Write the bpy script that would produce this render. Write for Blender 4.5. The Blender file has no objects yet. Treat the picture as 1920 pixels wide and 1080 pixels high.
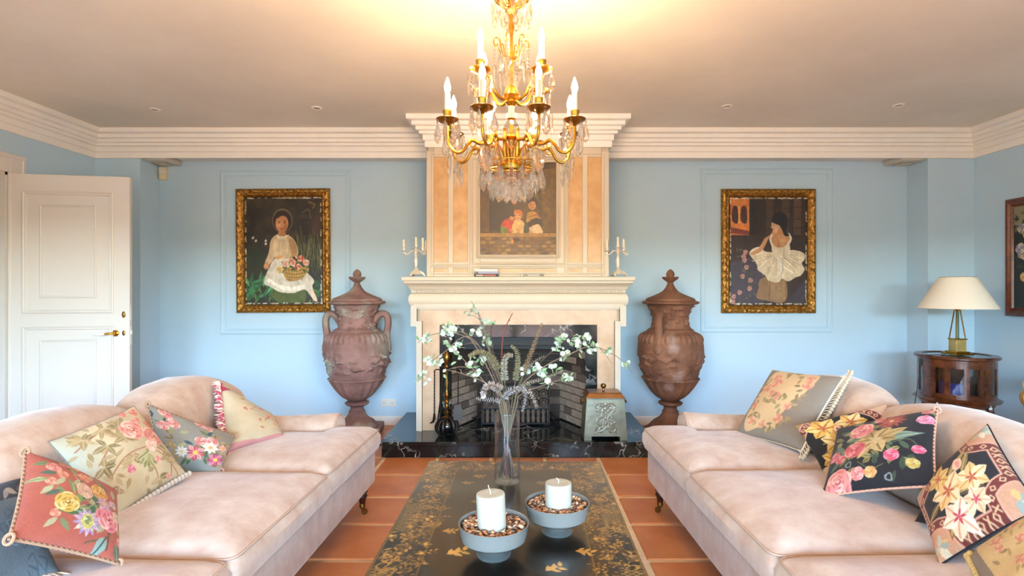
import bpy, bmesh, math, random
import numpy as np
from mathutils import Vector, Matrix
R = math.radians
PI = math.pi
rnd = random.Random(7)
scn = bpy.context.scene
COL = scn.collection

# ------------------------------------------------------------------ camera
F, CX, CY, HC = 1050.0, 974.0, 540.0, 1.27
cd = bpy.data.cameras.new('camera'); cam = bpy.data.objects.new('camera', cd); COL.objects.link(cam)
cam.location = (0, 0, HC); cam.rotation_euler = (PI/2, 0, 0)
cd.sensor_width = 36; cd.lens = 36*F/1920; cd.shift_x = (960-CX)/1920; cd.clip_start = .02
scn.camera = cam
scn.view_settings.view_transform = 'Standard'
scn.view_settings.look = 'None'
scn.view_settings.gamma = 1
scn.view_settings.use_curve_mapping = False
scn.view_settings.exposure = 1.7
BULB = 240.0
SKY = 3.6
scn.cycles.max_bounces = 10; scn.cycles.diffuse_bounces = 5; scn.cycles.glossy_bounces = 4
scn.cycles.transmission_bounces = 8; scn.cycles.transparent_max_bounces = 16
scn.cycles.caustics_reflective = False; scn.cycles.caustics_refractive = False
scn.cycles.sample_clamp_indirect = 4
# ------------------------------------------------------------------ sky
w = bpy.data.worlds.new('sky'); scn.world = w; w.use_nodes = True
nt = w.node_tree; nt.nodes.clear()
bg = nt.nodes.new('ShaderNodeBackground'); wo = nt.nodes.new('ShaderNodeOutputWorld')
sk = nt.nodes.new('ShaderNodeTexSky'); sk.sky_type = 'NISHITA'; sk.sun_disc = False
sk.sun_elevation = R(42); sk.sun_rotation = R(-30); sk.altitude = 200
nt.links.new(sk.outputs[0], bg.inputs[0]); nt.links.new(bg.outputs[0], wo.inputs[0])
bg.inputs[1].default_value = SKY
# window openings in the rear wall (behind the camera) as sky portals
REAR = -2.7
WINS = [(-3.1, -1.5), (-.95, 1.05), (1.6, 3.3)]
for a, b in WINS:
    ld = bpy.data.lights.new('window_portal', 'AREA'); ld.shape = 'RECTANGLE'; ld.size = b-a; ld.size_y = 2.1
    ld.cycles.is_portal = True
    lo = bpy.data.objects.new('window_portal', ld); COL.objects.link(lo)
    lo.location = ((a+b)/2, REAR, 1.05); lo.rotation_euler = (PI/2, 0, PI)
    lo.rotation_euler = (R(90), 0, 0)

# ------------------------------------------------------------------ helpers
def lin(c):
    if isinstance(c, str):
        c = [int(c[i:i+2], 16)/255 for i in (0, 2, 4)]
    return tuple((x/12.92 if x <= .04045 else ((x+.055)/1.055)**2.4) for x in c[:3])
def at(px, py, Y): return Vector(((px-CX)/F*Y, Y, HC-(py-CY)/F*Y))
def onz(px, py, z): return at(px, py, F*(HC-z)/(py-CY))
def onx(px, py, x): return at(px, py, x*F/(px-CX))

MATS = {}
def mat(name, col='ffffff', rough=.5, metal=0, var=None, bump=None, sheen=0, coat=0, emit=None, attr=False, spec=.5, col2=None, patina=None):
    """principled material; var=(scale, amount) noise tint, bump=(scale, strength), attr: colours from the printed pattern"""
    if name in MATS: return MATS[name]
    m = bpy.data.materials.new(name); m.use_nodes = True; MATS[name] = m
    t = m.node_tree; N = t.nodes; L = t.links
    p = N['Principled BSDF']
    c = lin(col)+(1,)
    p.inputs['Base Color'].default_value = c
    p.inputs['Roughness'].default_value = rough; p.inputs['Metallic'].default_value = metal
    p.inputs['Specular IOR Level'].default_value = spec
    if sheen: p.inputs['Sheen Weight'].default_value = sheen; p.inputs['Sheen Roughness'].default_value = .4
    if coat: p.inputs['Coat Weight'].default_value = coat; p.inputs['Coat Roughness'].default_value = .06
    tc = N.new('ShaderNodeTexCoord')
    src = None
    if attr:
        a = N.new('ShaderNodeAttribute'); a.attribute_name = 'Col'; src = a.outputs['Color']
    if var:
        n = N.new('ShaderNodeTexNoise'); n.inputs['Scale'].default_value = var[0]; n.inputs['Detail'].default_value = 6
        n.inputs['Roughness'].default_value = .62
        L.new(tc.outputs['Object'], n.inputs['Vector'])
        r = N.new('ShaderNodeValToRGB'); r.color_ramp.elements[0].position = .32; r.color_ramp.elements[1].position = .68
        L.new(n.outputs['Fac'], r.inputs['Fac'])
        if attr:
            mx = N.new('ShaderNodeMix'); mx.data_type = 'RGBA'; mx.blend_type = 'MULTIPLY'; mx.inputs[0].default_value = 1
            r.color_ramp.elements[0].color = (1-var[1],)*3+(1,); r.color_ramp.elements[1].color = (1, 1, 1, 1)
            L.new(src, mx.inputs[6]); L.new(r.outputs[0], mx.inputs[7]); src = mx.outputs[2]
        else:
            c2 = lin(col2)+(1,) if col2 else tuple(x*(1-var[1]) for x in c[:3])+(1,)
            r.color_ramp.elements[0].color = c2; r.color_ramp.elements[1].color = c; src = r.outputs[0]
    if patina:
        n5 = N.new('ShaderNodeTexNoise'); n5.inputs['Scale'].default_value = patina[1]; n5.inputs['Detail'].default_value = 8; L.new(tc.outputs['Object'], n5.inputs['Vector'])
        r5 = N.new('ShaderNodeValToRGB'); r5.color_ramp.elements[0].position = patina[2]; r5.color_ramp.elements[1].position = patina[2]+.12
        r5.color_ramp.elements[1].color = (.8, .8, .8, 1); L.new(n5.outputs['Fac'], r5.inputs['Fac'])
        m5 = N.new('ShaderNodeMix'); m5.data_type = 'RGBA'; L.new(r5.outputs[0], m5.inputs[0]); L.new(src, m5.inputs[6]); m5.inputs[7].default_value = lin(patina[0])+(1,); src = m5.outputs[2]
    if src is not None: L.new(src, p.inputs['Base Color'])
    if bump:
        n2 = N.new('ShaderNodeTexNoise'); n2.inputs['Scale'].default_value = bump[0]; n2.inputs['Detail'].default_value = 4
        L.new(tc.outputs['Object'], n2.inputs['Vector'])
        b = N.new('ShaderNodeBump'); b.inputs['Strength'].default_value = bump[1]; b.inputs['Distance'].default_value = .01
        L.new(n2.outputs['Fac'], b.inputs['Height']); L.new(b.outputs[0], p.inputs['Normal'])
    if emit:
        p.inputs['Emission Color'].default_value = emit[0]+(1,); p.inputs['Emission Strength'].default_value = emit[1]
    return m

def glass_mat(name, tint=(1, 1, 1), clear=.5, rough=0.0, ior=1.5):
    """clear glass: part straight see-through (thin walls), part refracting"""
    if name in MATS: return MATS[name]
    m = bpy.data.materials.new(name); m.use_nodes = True; MATS[name] = m
    t = m.node_tree; N = t.nodes; L = t.links; N.remove(N['Principled BSDF'])
    g = N.new('ShaderNodeBsdfGlass'); g.inputs['IOR'].default_value = ior; g.inputs['Roughness'].default_value = rough
    g.inputs['Color'].default_value = tuple(tint)+(1,)
    tr = N.new('ShaderNodeBsdfTransparent'); tr.inputs['Color'].default_value = tuple(tint)+(1,)
    mx = N.new('ShaderNodeMixShader'); mx.inputs[0].default_value = clear
    L.new(g.outputs[0], mx.inputs[1]); L.new(tr.outputs[0], mx.inputs[2]); L.new(mx.outputs[0], N['Material Output'].inputs[0])
    return m
def pane_mat(name, tint=(.95, 1, 1), refl=.12):
    """thin flat pane: see-through with a fresnel reflection"""
    if name in MATS: return MATS[name]
    m = bpy.data.materials.new(name); m.use_nodes = True; MATS[name] = m
    t = m.node_tree; N = t.nodes; L = t.links; N.remove(N['Principled BSDF'])
    tr = N.new('ShaderNodeBsdfTransparent'); tr.inputs['Color'].default_value = tuple(tint)+(1,)
    g = N.new('ShaderNodeBsdfGlossy'); g.inputs['Roughness'].default_value = .02
    lw = N.new('ShaderNodeLayerWeight'); lw.inputs['Blend'].default_value = .5
    ml = N.new('ShaderNodeMath'); ml.operation = 'MULTIPLY_ADD'; ml.inputs[1].default_value = .75; ml.inputs[2].default_value = refl*.3
    pw_ = N.new('ShaderNodeMath'); pw_.operation = 'POWER'; pw_.inputs[1].default_value = 3.5; L.new(lw.outputs['Facing'], pw_.inputs[0]); L.new(pw_.outputs[0], ml.inputs[0])
    mx = N.new('ShaderNodeMixShader'); L.new(ml.outputs[0], mx.inputs[0])
    L.new(tr.outputs[0], mx.inputs[1]); L.new(g.outputs[0], mx.inputs[2]); L.new(mx.outputs[0], N['Material Output'].inputs[0])
    return m
def marble_mat(name, base, vein, base2, scale=3.0, rough=.12, width=.035):
    if name in MATS: return MATS[name]
    m = bpy.data.materials.new(name); m.use_nodes = True; MATS[name] = m
    t = m.node_tree; N = t.nodes; L = t.links; p = N['Principled BSDF']; p.inputs['Roughness'].default_value = rough
    tc = N.new('ShaderNodeTexCoord')
    n = N.new('ShaderNodeTexNoise'); n.inputs['Scale'].default_value = scale*1.3; n.inputs['Detail'].default_value = 6
    L.new(tc.outputs['Object'], n.inputs['Vector'])
    ad = N.new('ShaderNodeVectorMath'); ad.operation = 'MULTIPLY_ADD'; ad.inputs[1].default_value = (.9,)*3
    L.new(n.outputs['Color'], ad.inputs[0]); L.new(tc.outputs['Object'], ad.inputs[2])
    v = N.new('ShaderNodeTexVoronoi'); v.feature = 'DISTANCE_TO_EDGE'; v.inputs['Scale'].default_value = scale
    L.new(ad.outputs[0], v.inputs['Vector'])
    r = N.new('ShaderNodeValToRGB'); r.color_ramp.elements[0].color = (1, 1, 1, 1); r.color_ramp.elements[1].color = (0, 0, 0, 1)
    r.color_ramp.elements[1].position = width
    L.new(v.outputs['Distance'], r.inputs['Fac'])
    n3 = N.new('ShaderNodeTexNoise'); n3.inputs['Scale'].default_value = scale*.9; n3.inputs['Detail'].default_value = 3
    L.new(tc.outputs['Object'], n3.inputs['Vector'])
    r3 = N.new('ShaderNodeValToRGB'); r3.color_ramp.elements[0].position = .49; r3.color_ramp.elements[1].position = .64
    L.new(n3.outputs['Fac'], r3.inputs['Fac'])
    mu = N.new('ShaderNodeMath'); mu.operation = 'MULTIPLY'; L.new(r.outputs[0], mu.inputs[0]); L.new(r3.outputs[0], mu.inputs[1])
    n4 = N.new('ShaderNodeTexNoise'); n4.inputs['Scale'].default_value = scale*2.5; n4.inputs['Detail'].default_value = 8
    L.new(tc.outputs['Object'], n4.inputs['Vector'])
    r4 = N.new('ShaderNodeValToRGB'); r4.color_ramp.elements[0].position = .42; r4.color_ramp.elements[1].position = .72
    r4.color_ramp.elements[0].color = lin(base)+(1,); r4.color_ramp.elements[1].color = lin(base2)+(1,)
    L.new(n4.outputs['Fac'], r4.inputs['Fac'])
    mx = N.new('ShaderNodeMix'); mx.data_type = 'RGBA'; L.new(mu.outputs[0], mx.inputs[0])
    L.new(r4.outputs[0], mx.inputs[6]); mx.inputs[7].default_value = lin(vein)+(1,)
    L.new(mx.outputs[2], p.inputs['Base Color'])
    return m

class MB:
    """collects shapes into one mesh"""
    def __init__(s): s.v = []; s.f = []
    def add(s, vs, fs):
        o = len(s.v); s.v += [tuple(v) for v in vs]; s.f += [tuple(i+o for i in f) for f in fs]; return s
    def box(s, x0, x1, y0, y1, z0, z1, b=0, seg=1):
        if b <= 0:
            vs = [(x, y, z) for x in (x0, x1) for y in (y0, y1) for z in (z0, z1)]
            return s.add(vs, [(0, 1, 3, 2), (4, 6, 7, 5), (0, 4, 5, 1), (2, 3, 7, 6), (0, 2, 6, 4), (1, 5, 7, 3)])
        bm = bmesh.new(); bmesh.ops.create_cube(bm, size=1)
        for v in bm.verts:
            v.co = Vector(((x0+x1)/2+v.co.x*(x1-x0), (y0+y1)/2+v.co.y*(y1-y0), (z0+z1)/2+v.co.z*(z1-z0)))
        bmesh.ops.bevel(bm, geom=bm.edges[:], offset=b, segments=seg, affect='EDGES', profile=.5)
        bm.verts.index_update()
        s.add([v.co[:] for v in bm.verts], [[v.index for v in f.verts] for f in bm.faces]); bm.free(); return s
    def lathe(s, prof, n=24, c=(0, 0, 0), fn=None, cap=True):
        vs = []; fs = []; k = len(prof)
        for i in range(n):
            a = 2*PI*i/n; ca, sa = math.cos(a), math.sin(a)
            for j, (r, z) in enumerate(prof):
                rr = r*(fn(a, j, z) if fn else 1)
                vs.append((c[0]+rr*ca, c[1]+rr*sa, c[2]+z))
        for i in range(n):
            i2 = (i+1) % n
            for j in range(k-1):
                fs.append((i*k+j, i2*k+j, i2*k+j+1, i*k+j+1))
        if cap:
            if prof[0][0] > 1e-6: fs.append(tuple(i*k for i in range(n))[::-1])
            if prof[-1][0] > 1e-6: fs.append(tuple(i*k+k-1 for i in range(n)))
        return s.add(vs, fs)
    def tube(s, pts, r, n=8, closed=False):
        P = [Vector(p) for p in pts]; k = len(P)
        rs = r if isinstance(r, (list, tuple)) else [r]*k
        T = []
        for i in range(k):
            if closed: d = P[(i+1) % k]-P[i-1]
            else: d = P[min(i+1, k-1)]-P[max(i-1, 0)]
            T.append(d.normalized() if d.length > 1e-9 else Vector((0, 0, 1)))
        u = T[0].orthogonal().normalized(); vs = []; fs = []
        for i in range(k):
            u = (u-T[i]*u.dot(T[i])); u = u.normalized() if u.length > 1e-9 else T[i].orthogonal().normalized()
            w_ = T[i].cross(u)
            for j in range(n):
                a = 2*PI*j/n; vs.append(P[i]+(u*math.cos(a)+w_*math.sin(a))*rs[i])
        for i in range(k if closed else k-1):
            i2 = (i+1) % k
            for j in range(n):
                j2 = (j+1) % n; fs.append((i*n+j, i*n+j2, i2*n+j2, i2*n+j))
        if not closed:
            fs.append(tuple(range(n))[::-1]); fs.append(tuple((k-1)*n+j for j in range(n)))
        return s.add(vs, fs)
    def ball(s, c, r, n=12, m=8, sx=1, sy=1, sz=1):
        prof = [(max(r*math.sin(PI*j/m), 0), -r*math.cos(PI*j/m)*sz) for j in range(m+1)]
        prof[0] = (1e-7, -r*sz); prof[-1] = (1e-7, r*sz)
        k = len(s.v); s.lathe(prof, n, (0, 0, 0), cap=False)
        for i in range(k, len(s.v)):
            x, y, z = s.v[i]; s.v[i] = (c[0]+x*sx, c[1]+y*sy, c[2]+z)
        return s
    def prism(s, poly, axis, a0, a1):
        """extrude a 2-D outline along an axis ('x','y','z')"""
        n = len(poly)
        def mk(p, a): return {'x': (a, p[0], p[1]), 'y': (p[0], a, p[1]), 'z': (p[0], p[1], a)}[axis]
        vs = [mk(p, a0) for p in poly]+[mk(p, a1) for p in poly]
        fs = [(i, (i+1) % n, n+(i+1) % n, n+i) for i in range(n)]+[tuple(range(n))[::-1], tuple(range(n, 2*n))]
        return s.add(vs, fs)
    def sweep(s, path, prof, closed=False):
        """sweep a moulding profile (offset to the left of the path, height) along a plan path, mitred"""
        k = len(path); m = len(prof); P = [Vector((p[0], p[1])) for p in path]; vs = []; fs = []
        for i in range(k):
            d0 = (P[i]-P[i-1]).normalized() if (i > 0 or closed) else None
            d1 = (P[(i+1) % k]-P[i]).normalized() if (i < k-1 or closed) else None
            if d0 is None: d0 = d1
            if d1 is None: d1 = d0
            n0 = Vector((-d0.y, d0.x)); n1 = Vector((-d1.y, d1.x)); b = (n0+n1); b /= max(1e-6, b.length_squared/2)
            for o, z in prof: vs.append((P[i].x+b.x*o, P[i].y+b.y*o, z))
        for i in range(k if closed else k-1):
            i2 = (i+1) % k
            for j in range(m-1): fs.append((i*m+j, i2*m+j, i2*m+j+1, i*m+j+1))
        if not closed: fs += [tuple(range(m)), tuple((k-1)*m+j for j in range(m))[::-1]]
        return s.add(vs, fs)
    def xf(s, M):
        s.v = [tuple(M @ Vector(v)) for v in s.v]; return s
    def mesh(s, name, smooth=True, ang=35):
        me = bpy.data.meshes.new(name); me.from_pydata(s.v, [], s.f)
        bm = bmesh.new(); bm.from_mesh(me); bmesh.ops.recalc_face_normals(bm, faces=bm.faces[:]); bm.to_mesh(me); bm.free()
        if smooth and len(me.polygons):
            me.shade_smooth(); me.set_sharp_from_angle(angle=R(ang))
        return me

def link(name, me, m=None, parent=None):
    o = bpy.data.objects.new(name, me); COL.objects.link(o)
    if m is not None and me is not None and not len(me.materials): me.materials.append(m)
    if parent: o.parent = parent
    return o
def obj(name, mb, m, parent=None, smooth=True, ang=35):
    return link(name, mb.mesh(name, smooth, ang), m, parent)
def tag(o, label=None, cat=None, group=None, kind=None):
    if label: o['label'] = label
    if cat: o['category'] = cat
    if group: o['group'] = group
    if kind: o['kind'] = kind
    return o
def thing(name, label, cat, loc=(0, 0, 0), rz=0, group=None):
    o = bpy.data.objects.new(name, None); COL.objects.link(o); o.location = loc; o.rotation_euler = (0, 0, rz)
    o.empty_display_size = .1
    return tag(o, label, cat, group)
def struct(name, mb, m, parent=None, smooth=False):
    o = obj(name, mb, m, parent, smooth)
    if not parent: o['kind'] = 'structure'
    return o
def copy_tree(o, parent=None):
    c = o.copy(); COL.objects.link(c); c.parent = parent
    for ch in list(o.children): copy_tree(ch, c)
    return c
def inst(name, me, parent, loc=(0, 0, 0), rot=(0, 0, 0), sc=1, m=None):
    o = link(name, me, m, parent); o.location = loc; o.rotation_euler = rot
    o.scale = (sc,)*3 if not isinstance(sc, (tuple, list)) else sc
    return o
def color_mesh(name, V, faces, colors):
    """mesh from arrays with a printed colour per vertex"""
    me = bpy.data.meshes.new(name); V = np.asarray(V, np.float32); faces = np.asarray(faces, np.int32)
    me.vertices.add(len(V)); me.vertices.foreach_set('co', V.ravel())
    me.loops.add(faces.size); me.loops.foreach_set('vertex_index', faces.ravel())
    me.polygons.add(len(faces)); me.polygons.foreach_set('loop_start', np.arange(0, faces.size, faces.shape[1], dtype=np.int32))
    me.update(calc_edges=True); me.validate()
    at_ = me.color_attributes.new('Col', 'FLOAT_COLOR', 'POINT')
    c4 = np.ones((len(V), 4), np.float32); c4[:, :3] = colors; at_.data.foreach_set('color', c4.ravel())
    me.shade_smooth()
    return me
def grid_faces(n, m, off=0, flip=False):
    i, j = np.meshgrid(np.arange(n-1), np.arange(m-1), indexing='ij'); a = (i*m+j).ravel()+off
    q = np.stack([a, a+1, a+m+1, a+m], 1)
    return q[:, ::-1] if flip else q

# ------------------------------------------------------------------ painting of flat print (pictures, needlepoint, lacquer)
def smooth_noise(h, w_, cells, seed, octaves=4):
    g = np.random.RandomState(seed); out = np.zeros((h, w_)); amp = 1; tot = 0
    for o in range(octaves):
        n = cells*2**o; a = g.rand(n+2, n+2)
        y = np.linspace(0, n, h); x = np.linspace(0, n, w_); yi = y.astype(int); xi = x.astype(int)
        fy = (y-yi)[:, None]; fx = (x-xi)[None]; fy = fy*fy*(3-2*fy); fx = fx*fx*(3-2*fx)
        v = (a[yi][:, xi]*(1-fx)+a[yi][:, xi+1]*fx)*(1-fy)+(a[yi+1][:, xi]*(1-fx)+a[yi+1][:, xi+1]*fx)*fy
        out += v*amp; tot += amp; amp *= .55
    return out/tot
def rgb(c): return np.array([int(c[i:i+2], 16)/255 for i in (0, 2, 4)]) if isinstance(c, str) else np.array(c)
class Pic:
    """small raster canvas in design units (W x H, y down)"""
    def __init__(s, W, H, res, bgc):
        s.W, s.H, s.k = W, H, res/max(W, H); s.w, s.h = int(round(W*s.k)), int(round(H*s.k))
        s.a = np.ones((s.h, s.w, 3))*rgb(bgc); s.g = random.Random(3); s.z = (1, 0, 0)
    def tz(s, P): k, a, b = s.z; return [(a+(x-a)*k, b+(y-b)*k) for x, y in P]
    def _win(s, x0, x1, y0, y1):
        a, b = max(0, int(x0*s.k)-1), min(s.w, int(x1*s.k)+2); c, d = max(0, int(y0*s.k)-1), min(s.h, int(y1*s.k)+2)
        if a >= b or c >= d: return None
        X, Y = np.meshgrid((np.arange(a, b)+.5)/s.k, (np.arange(c, d)+.5)/s.k); return (slice(c, d), slice(a, b)), X, Y
    def _put(s, sl, mask, col):
        c = rgb(col); s.a[sl] = s.a[sl]*(1-mask[..., None])+c*mask[..., None]
    def ell(s, cx, cy, rx, ry=None, ang=0, col='ffffff', soft=.0, alpha=1):
        ry = ry or rx; (cx, cy), = s.tz([(cx, cy)]); rx *= s.z[0]; ry *= s.z[0]; m = max(rx, ry)*1.1; q = s._win(cx-m, cx+m, cy-m, cy+m)
        if q is None: return s
        sl, X, Y = q; c, n = math.cos(ang), math.sin(ang); u = ((X-cx)*c+(Y-cy)*n)/rx; v = (-(X-cx)*n+(Y-cy)*c)/ry
        d = 1-np.sqrt(u*u+v*v); e = max(soft, .6/(s.k*min(rx, ry))); s._put(sl, np.clip(d/e+.5*(soft == 0), 0, 1)*alpha, col); return s
    def poly(s, pts, col, alpha=1):
        P = np.array(s.tz(pts), float); q = s._win(P[:, 0].min(), P[:, 0].max(), P[:, 1].min(), P[:, 1].max())
        if q is None: return s
        sl, X, Y = q; ins = np.zeros(X.shape, bool); n = len(P)
        for i in range(n):
            x0, y0 = P[i]; x1, y1 = P[i-1]
            if y0 == y1: continue
            ins ^= ((y0 > Y) != (y1 > Y)) & (X < (x1-x0)*(Y-y0)/(y1-y0)+x0)
        s._put(sl, ins*alpha, col); return s
    def line(s, pts, wd, col, alpha=1):
        P = np.array(s.tz(pts), float); wd *= s.z[0]; q = s._win(P[:, 0].min()-wd, P[:, 0].max()+wd, P[:, 1].min()-wd, P[:, 1].max()+wd)
        if q is None: return s
        sl, X, Y = q; D = np.full(X.shape, 1e9)
        for (x0, y0), (x1, y1) in zip(P[:-1], P[1:]):
            dx, dy = x1-x0, y1-y0; L2 = dx*dx+dy*dy+1e-9; t = np.clip(((X-x0)*dx+(Y-y0)*dy)/L2, 0, 1)
            D = np.minimum(D, np.hypot(X-x0-t*dx, Y-y0-t*dy))
        s._put(sl, np.clip((wd/2-D)*s.k+.5, 0, 1)*alpha, col); return s
    def curve(s, pts, wd, col, alpha=1): return s.line(spline(pts, 6), wd, col, alpha)
    def shape(s, pts, col, alpha=1): return s.poly(spline(list(pts)+[pts[0]], 6, True), col, alpha)
    def leaf(s, x, y, ang, L, wd, col, mid=None):
        c, n = math.cos(ang), math.sin(ang); pts = []
        for t, sg in [(0, 0), (.2, .7), (.45, 1), (.75, .62), (1, 0), (.75, -.62), (.45, -1), (.2, -.7)]:
            u, v = t*L, sg*wd/2; pts.append((x+u*c-v*n, y+u*n+v*c))
        s.poly(pts, col)
        if mid: s.line([(x, y), (x+L*.85*c, y+L*.85*n)], max(wd*.12, .8/s.k), mid)
        return s
    def rose(s, x, y, r, dark, mid, light, seed=0):
        g = random.Random(seed+int(x*31+y*17)); a0 = g.random()*6
        for i in range(6):
            a = a0+i*PI/3; s.ell(x+.55*r*math.cos(a), y+.55*r*math.sin(a), r*.52, r*.42, a+1.57, mid if i % 2 else light)
            s.ell(x+.72*r*math.cos(a), y+.72*r*math.sin(a), r*.28, r*.09, a+1.57, dark, alpha=.55)
        s.ell(x, y, r*.62, r*.58, 0, mid)
        for i in range(5):
            a = a0+.5+i*1.256; s.ell(x+.3*r*math.cos(a), y+.3*r*math.sin(a), r*.33, r*.24, a+1.57, light if i % 2 else mid)
            s.ell(x+.36*r*math.cos(a), y+.36*r*math.sin(a), r*.2, r*.06, a+1.57, dark, alpha=.7)
        s.ell(x, y, r*.24, r*.2, 0, dark); s.ell(x-.03*r, y-.05*r, r*.13, r*.1, 0, light); return s
    def daisy(s, x, y, r, n, col, col2, ctr, seed=0):
        a0 = seed*.7+x
        for i in range(n):
            a = a0+i*2*PI/n; s.leaf(x+.12*r*math.cos(a), y+.12*r*math.sin(a), a, r*.9, r*4.2/n, col if i % 2 else col2, None)
            s.line([(x+.25*r*math.cos(a), y+.25*r*math.sin(a)), (x+.7*r*math.cos(a), y+.7*r*math.sin(a))], r*.06, col2 if i % 2 else col)
        s.ell(x, y, r*.25, r*.25, 0, ctr); return s
    def mottled(s, amt, cells=6, seed=1):
        n = smooth_noise(s.h, s.w, cells, seed)-.5; s.a *= 1+n[..., None]*amt*2; return s
    def stitch(s, amt, seed=5):
        s.a *= 1+(np.random.RandomState(seed).rand(s.h, s.w, 1)-.5)*amt; return s
    def linear(s):
        a = np.clip(s.a, 0, 1); return np.where(a <= .04045, a/12.92, ((a+.055)/1.055)**2.4)
def spline(pts, n=6, closed=False):
    P = [tuple(map(float, p)) for p in pts]; k = len(P); out = []
    for i in range(k-1):
        p0 = P[i-1] if i > 0 else (P[-2] if closed else P[0]); p1, p2 = P[i], P[i+1]; p3 = P[i+2] if i+2 < k else (P[1] if closed else P[-1])
        for j in range(n):
            t = j/n; out.append(tuple(.5*((2*b)+(-a+c)*t+(2*a-5*b+4*c-d)*t*t+(-a+3*b-3*c+d)*t**3) for a, b, c, d in zip(p0, p1, p2, p3)))
    out.append(P[-1]); return out
def sample(pic, U, V):
    """bilinear lookup, U,V in 0..1 (V down)"""
    a = pic.linear() if not hasattr(pic, '_l') else pic._l; pic._l = a
    x = np.clip(U*pic.w-.5, 0, pic.w-1.001); y = np.clip(V*pic.h-.5, 0, pic.h-1.001); xi = x.astype(int); yi = y.astype(int); fx = (x-xi)[..., None]; fy = (y-yi)[..., None]
    return (a[yi, xi]*(1-fx)+a[yi, xi+1]*fx)*(1-fy)+(a[yi+1, xi]*(1-fx)+a[yi+1, xi+1]*fx)*fy

# ------------------------------------------------------------------ materials
m_wall = mat('wall_paint', 'bedaec', .75, var=(1.2, .06), bump=(60, .03))
m_ceil = mat('ceiling_plaster', 'ece5d6', .85, var=(.9, .14), bump=(5, .12))
m_trim = mat('painted_plaster', 'f5f3ec', .6, var=(3, .07), bump=(30, .04))
m_door = mat('door_paint', 'd9d6d0', .4)
m_grout = mat('tile_grout', 'f2dcb8', .9, var=(20, .2), bump=(90, .2))
m_tile = mat('terracotta', 'd58d58', .36, var=(3.2, .34), bump=(14, .12), col2='bb6f3e')
m_stone = mat('cream_stone', 'cfc4b0', .5, var=(4, .05), bump=(40, .03))
m_inlay = mat('ochre_marble', 'd3ae7c', .32, var=(9, .2), bump=(20, .03), col2='bd9260')
m_surr = mat('beige_marble', 'cfb294', .3, var=(5, .2), col2='b4926f')
m_dark = marble_mat('dark_green_marble', '0f1214', 'd2d4ca', '2a3632', 3.0, .1, .028)
m_blk = mat('black_iron', '17161a', .45, metal=.6, bump=(120, .1))
m_brass = mat('aged_brass', '94713a', .32, metal=1, var=(30, .35))
m_gold = mat('gilt_bronze', 'cf9a3c', .26, metal=1, var=(40, .3))
m_white_pl = mat('white_plastic', 'e2dfd6', .4)
m_brick = mat('fire_brick', 'b8a692', .9, var=(9, .4), bump=(60, .4), col2='5c4e42')
m_soot = mat('sooty_brick', '4a4038', .95, var=(12, .6), bump=(60, .4), col2='171414')
m_wood = mat('polished_mahogany', '6a3a1e', .24, var=(16, .5), col2='3c1c0c', coat=.3)
m_silver = mat('silver_plate', 'ece6d8', .3, metal=.5, bump=(50, .1))

XL, XR, YB, YF, YC, ZC = -3.736, 4.003, 5.2, 4.93, 4.55, 2.643   # walls, beam front, chimney front, ceiling
CXF = -.009                                                     # fireplace axis
# ------------------------------------------------------------------ room shell
fl = struct('floor', MB().box(XL-.2, XR+.2, REAR-.2, YB+.2, -.12, -.007), m_grout)
tme = [MB().box(-.186+rnd.uniform(-.003, .003), .186+rnd.uniform(-.003, .003), -.187, .187, -.012, .0, .006).mesh('tile') for _ in range(5)]
for t_ in tme: t_.materials.append(m_tile)
far_tiles = MB(); k = 0
for i in range(-10, 11):
    for j in range(-7, 13):
        x, y = .388+.4*i+.0, 3.81-.2+.4*(j-8.0)
        if x < XL-.15 or x > XR+.15 or y < REAR or y > YB+.1: continue
        if y > 1.2 and k < 298:
            o = inst('tile', tme[rnd.randrange(5)], fl, (x, y, rnd.uniform(-.0015, .0015)), (0, 0, rnd.choice((0, PI/2, PI, -PI/2)))); k += 1
        else: far_tiles.box(x-.186, x+.186, y-.187, y+.187, -.012, 0)
tag(obj('tiles_beyond', far_tiles, m_tile, fl), kind='stuff')

wl = MB()
DY0, DY1, DZ = 3.27, 4.085, 2.115           # doorway in the left wall
wl.box(XL-.15, XL, REAR, DY0, 0, ZC).box(XL-.15, XL, DY1, YB, 0, ZC).box(XL-.15, XL, DY0, DY1, DZ, ZC)
struct('wall_left', wl, m_wall)
hw = MB().box(XL-1.4, XL-1.3, DY0-.6, DY1+.6, 0, 2.6).box(XL-1.3, XL-.15, DY0-.6, DY0-.5, 0, 2.6).box(XL-1.3, XL-.15, DY1+.5, DY1+.6, 0, 2.6).box(XL-1.3, XL-.15, DY0-.5, DY1+.5, 2.5, 2.6).box(XL-1.3, XL-.15, DY0-.5, DY1+.5, -.12, -.005)
struct('wall_hallway', hw, m_trim)
struct('wall_right', MB().box(XR, XR+.15, REAR, YB, 0, ZC), m_wall)
struct('wall_back', MB().box(XL, XR, YB, YB+.15, 0, ZC), m_wall)
AL, AR = -3.339, 3.596                       # alcove edges
struct('wall_back_left', MB().box(XL, AL, YF, YB, 0, ZC-.02), m_wall)
struct('wall_back_right', MB().box(AR, XR, YF, YB, 0, ZC-.02), m_wall)
ZS = HC+(540-289)/F*YF
struct('wall_back_upper', MB().box(AL, AR, YF, YB, ZS, ZC-.02), m_trim)
struct('ceiling', MB().box(XL-.15, XR+.15, REAR-.15, YB+.15, ZC, ZC+.12), m_ceil)
rw = MB(); xs = [XL-.15]+[q for ab in WINS for q in ab]+[XR+.15]
for i in range(0, len(xs), 2): rw.box(xs[i], xs[i+1], REAR-.2, REAR, 0, ZC)
for a, b in WINS: rw.box(a, b, REAR-.2, REAR, 2.1, ZC)
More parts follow.
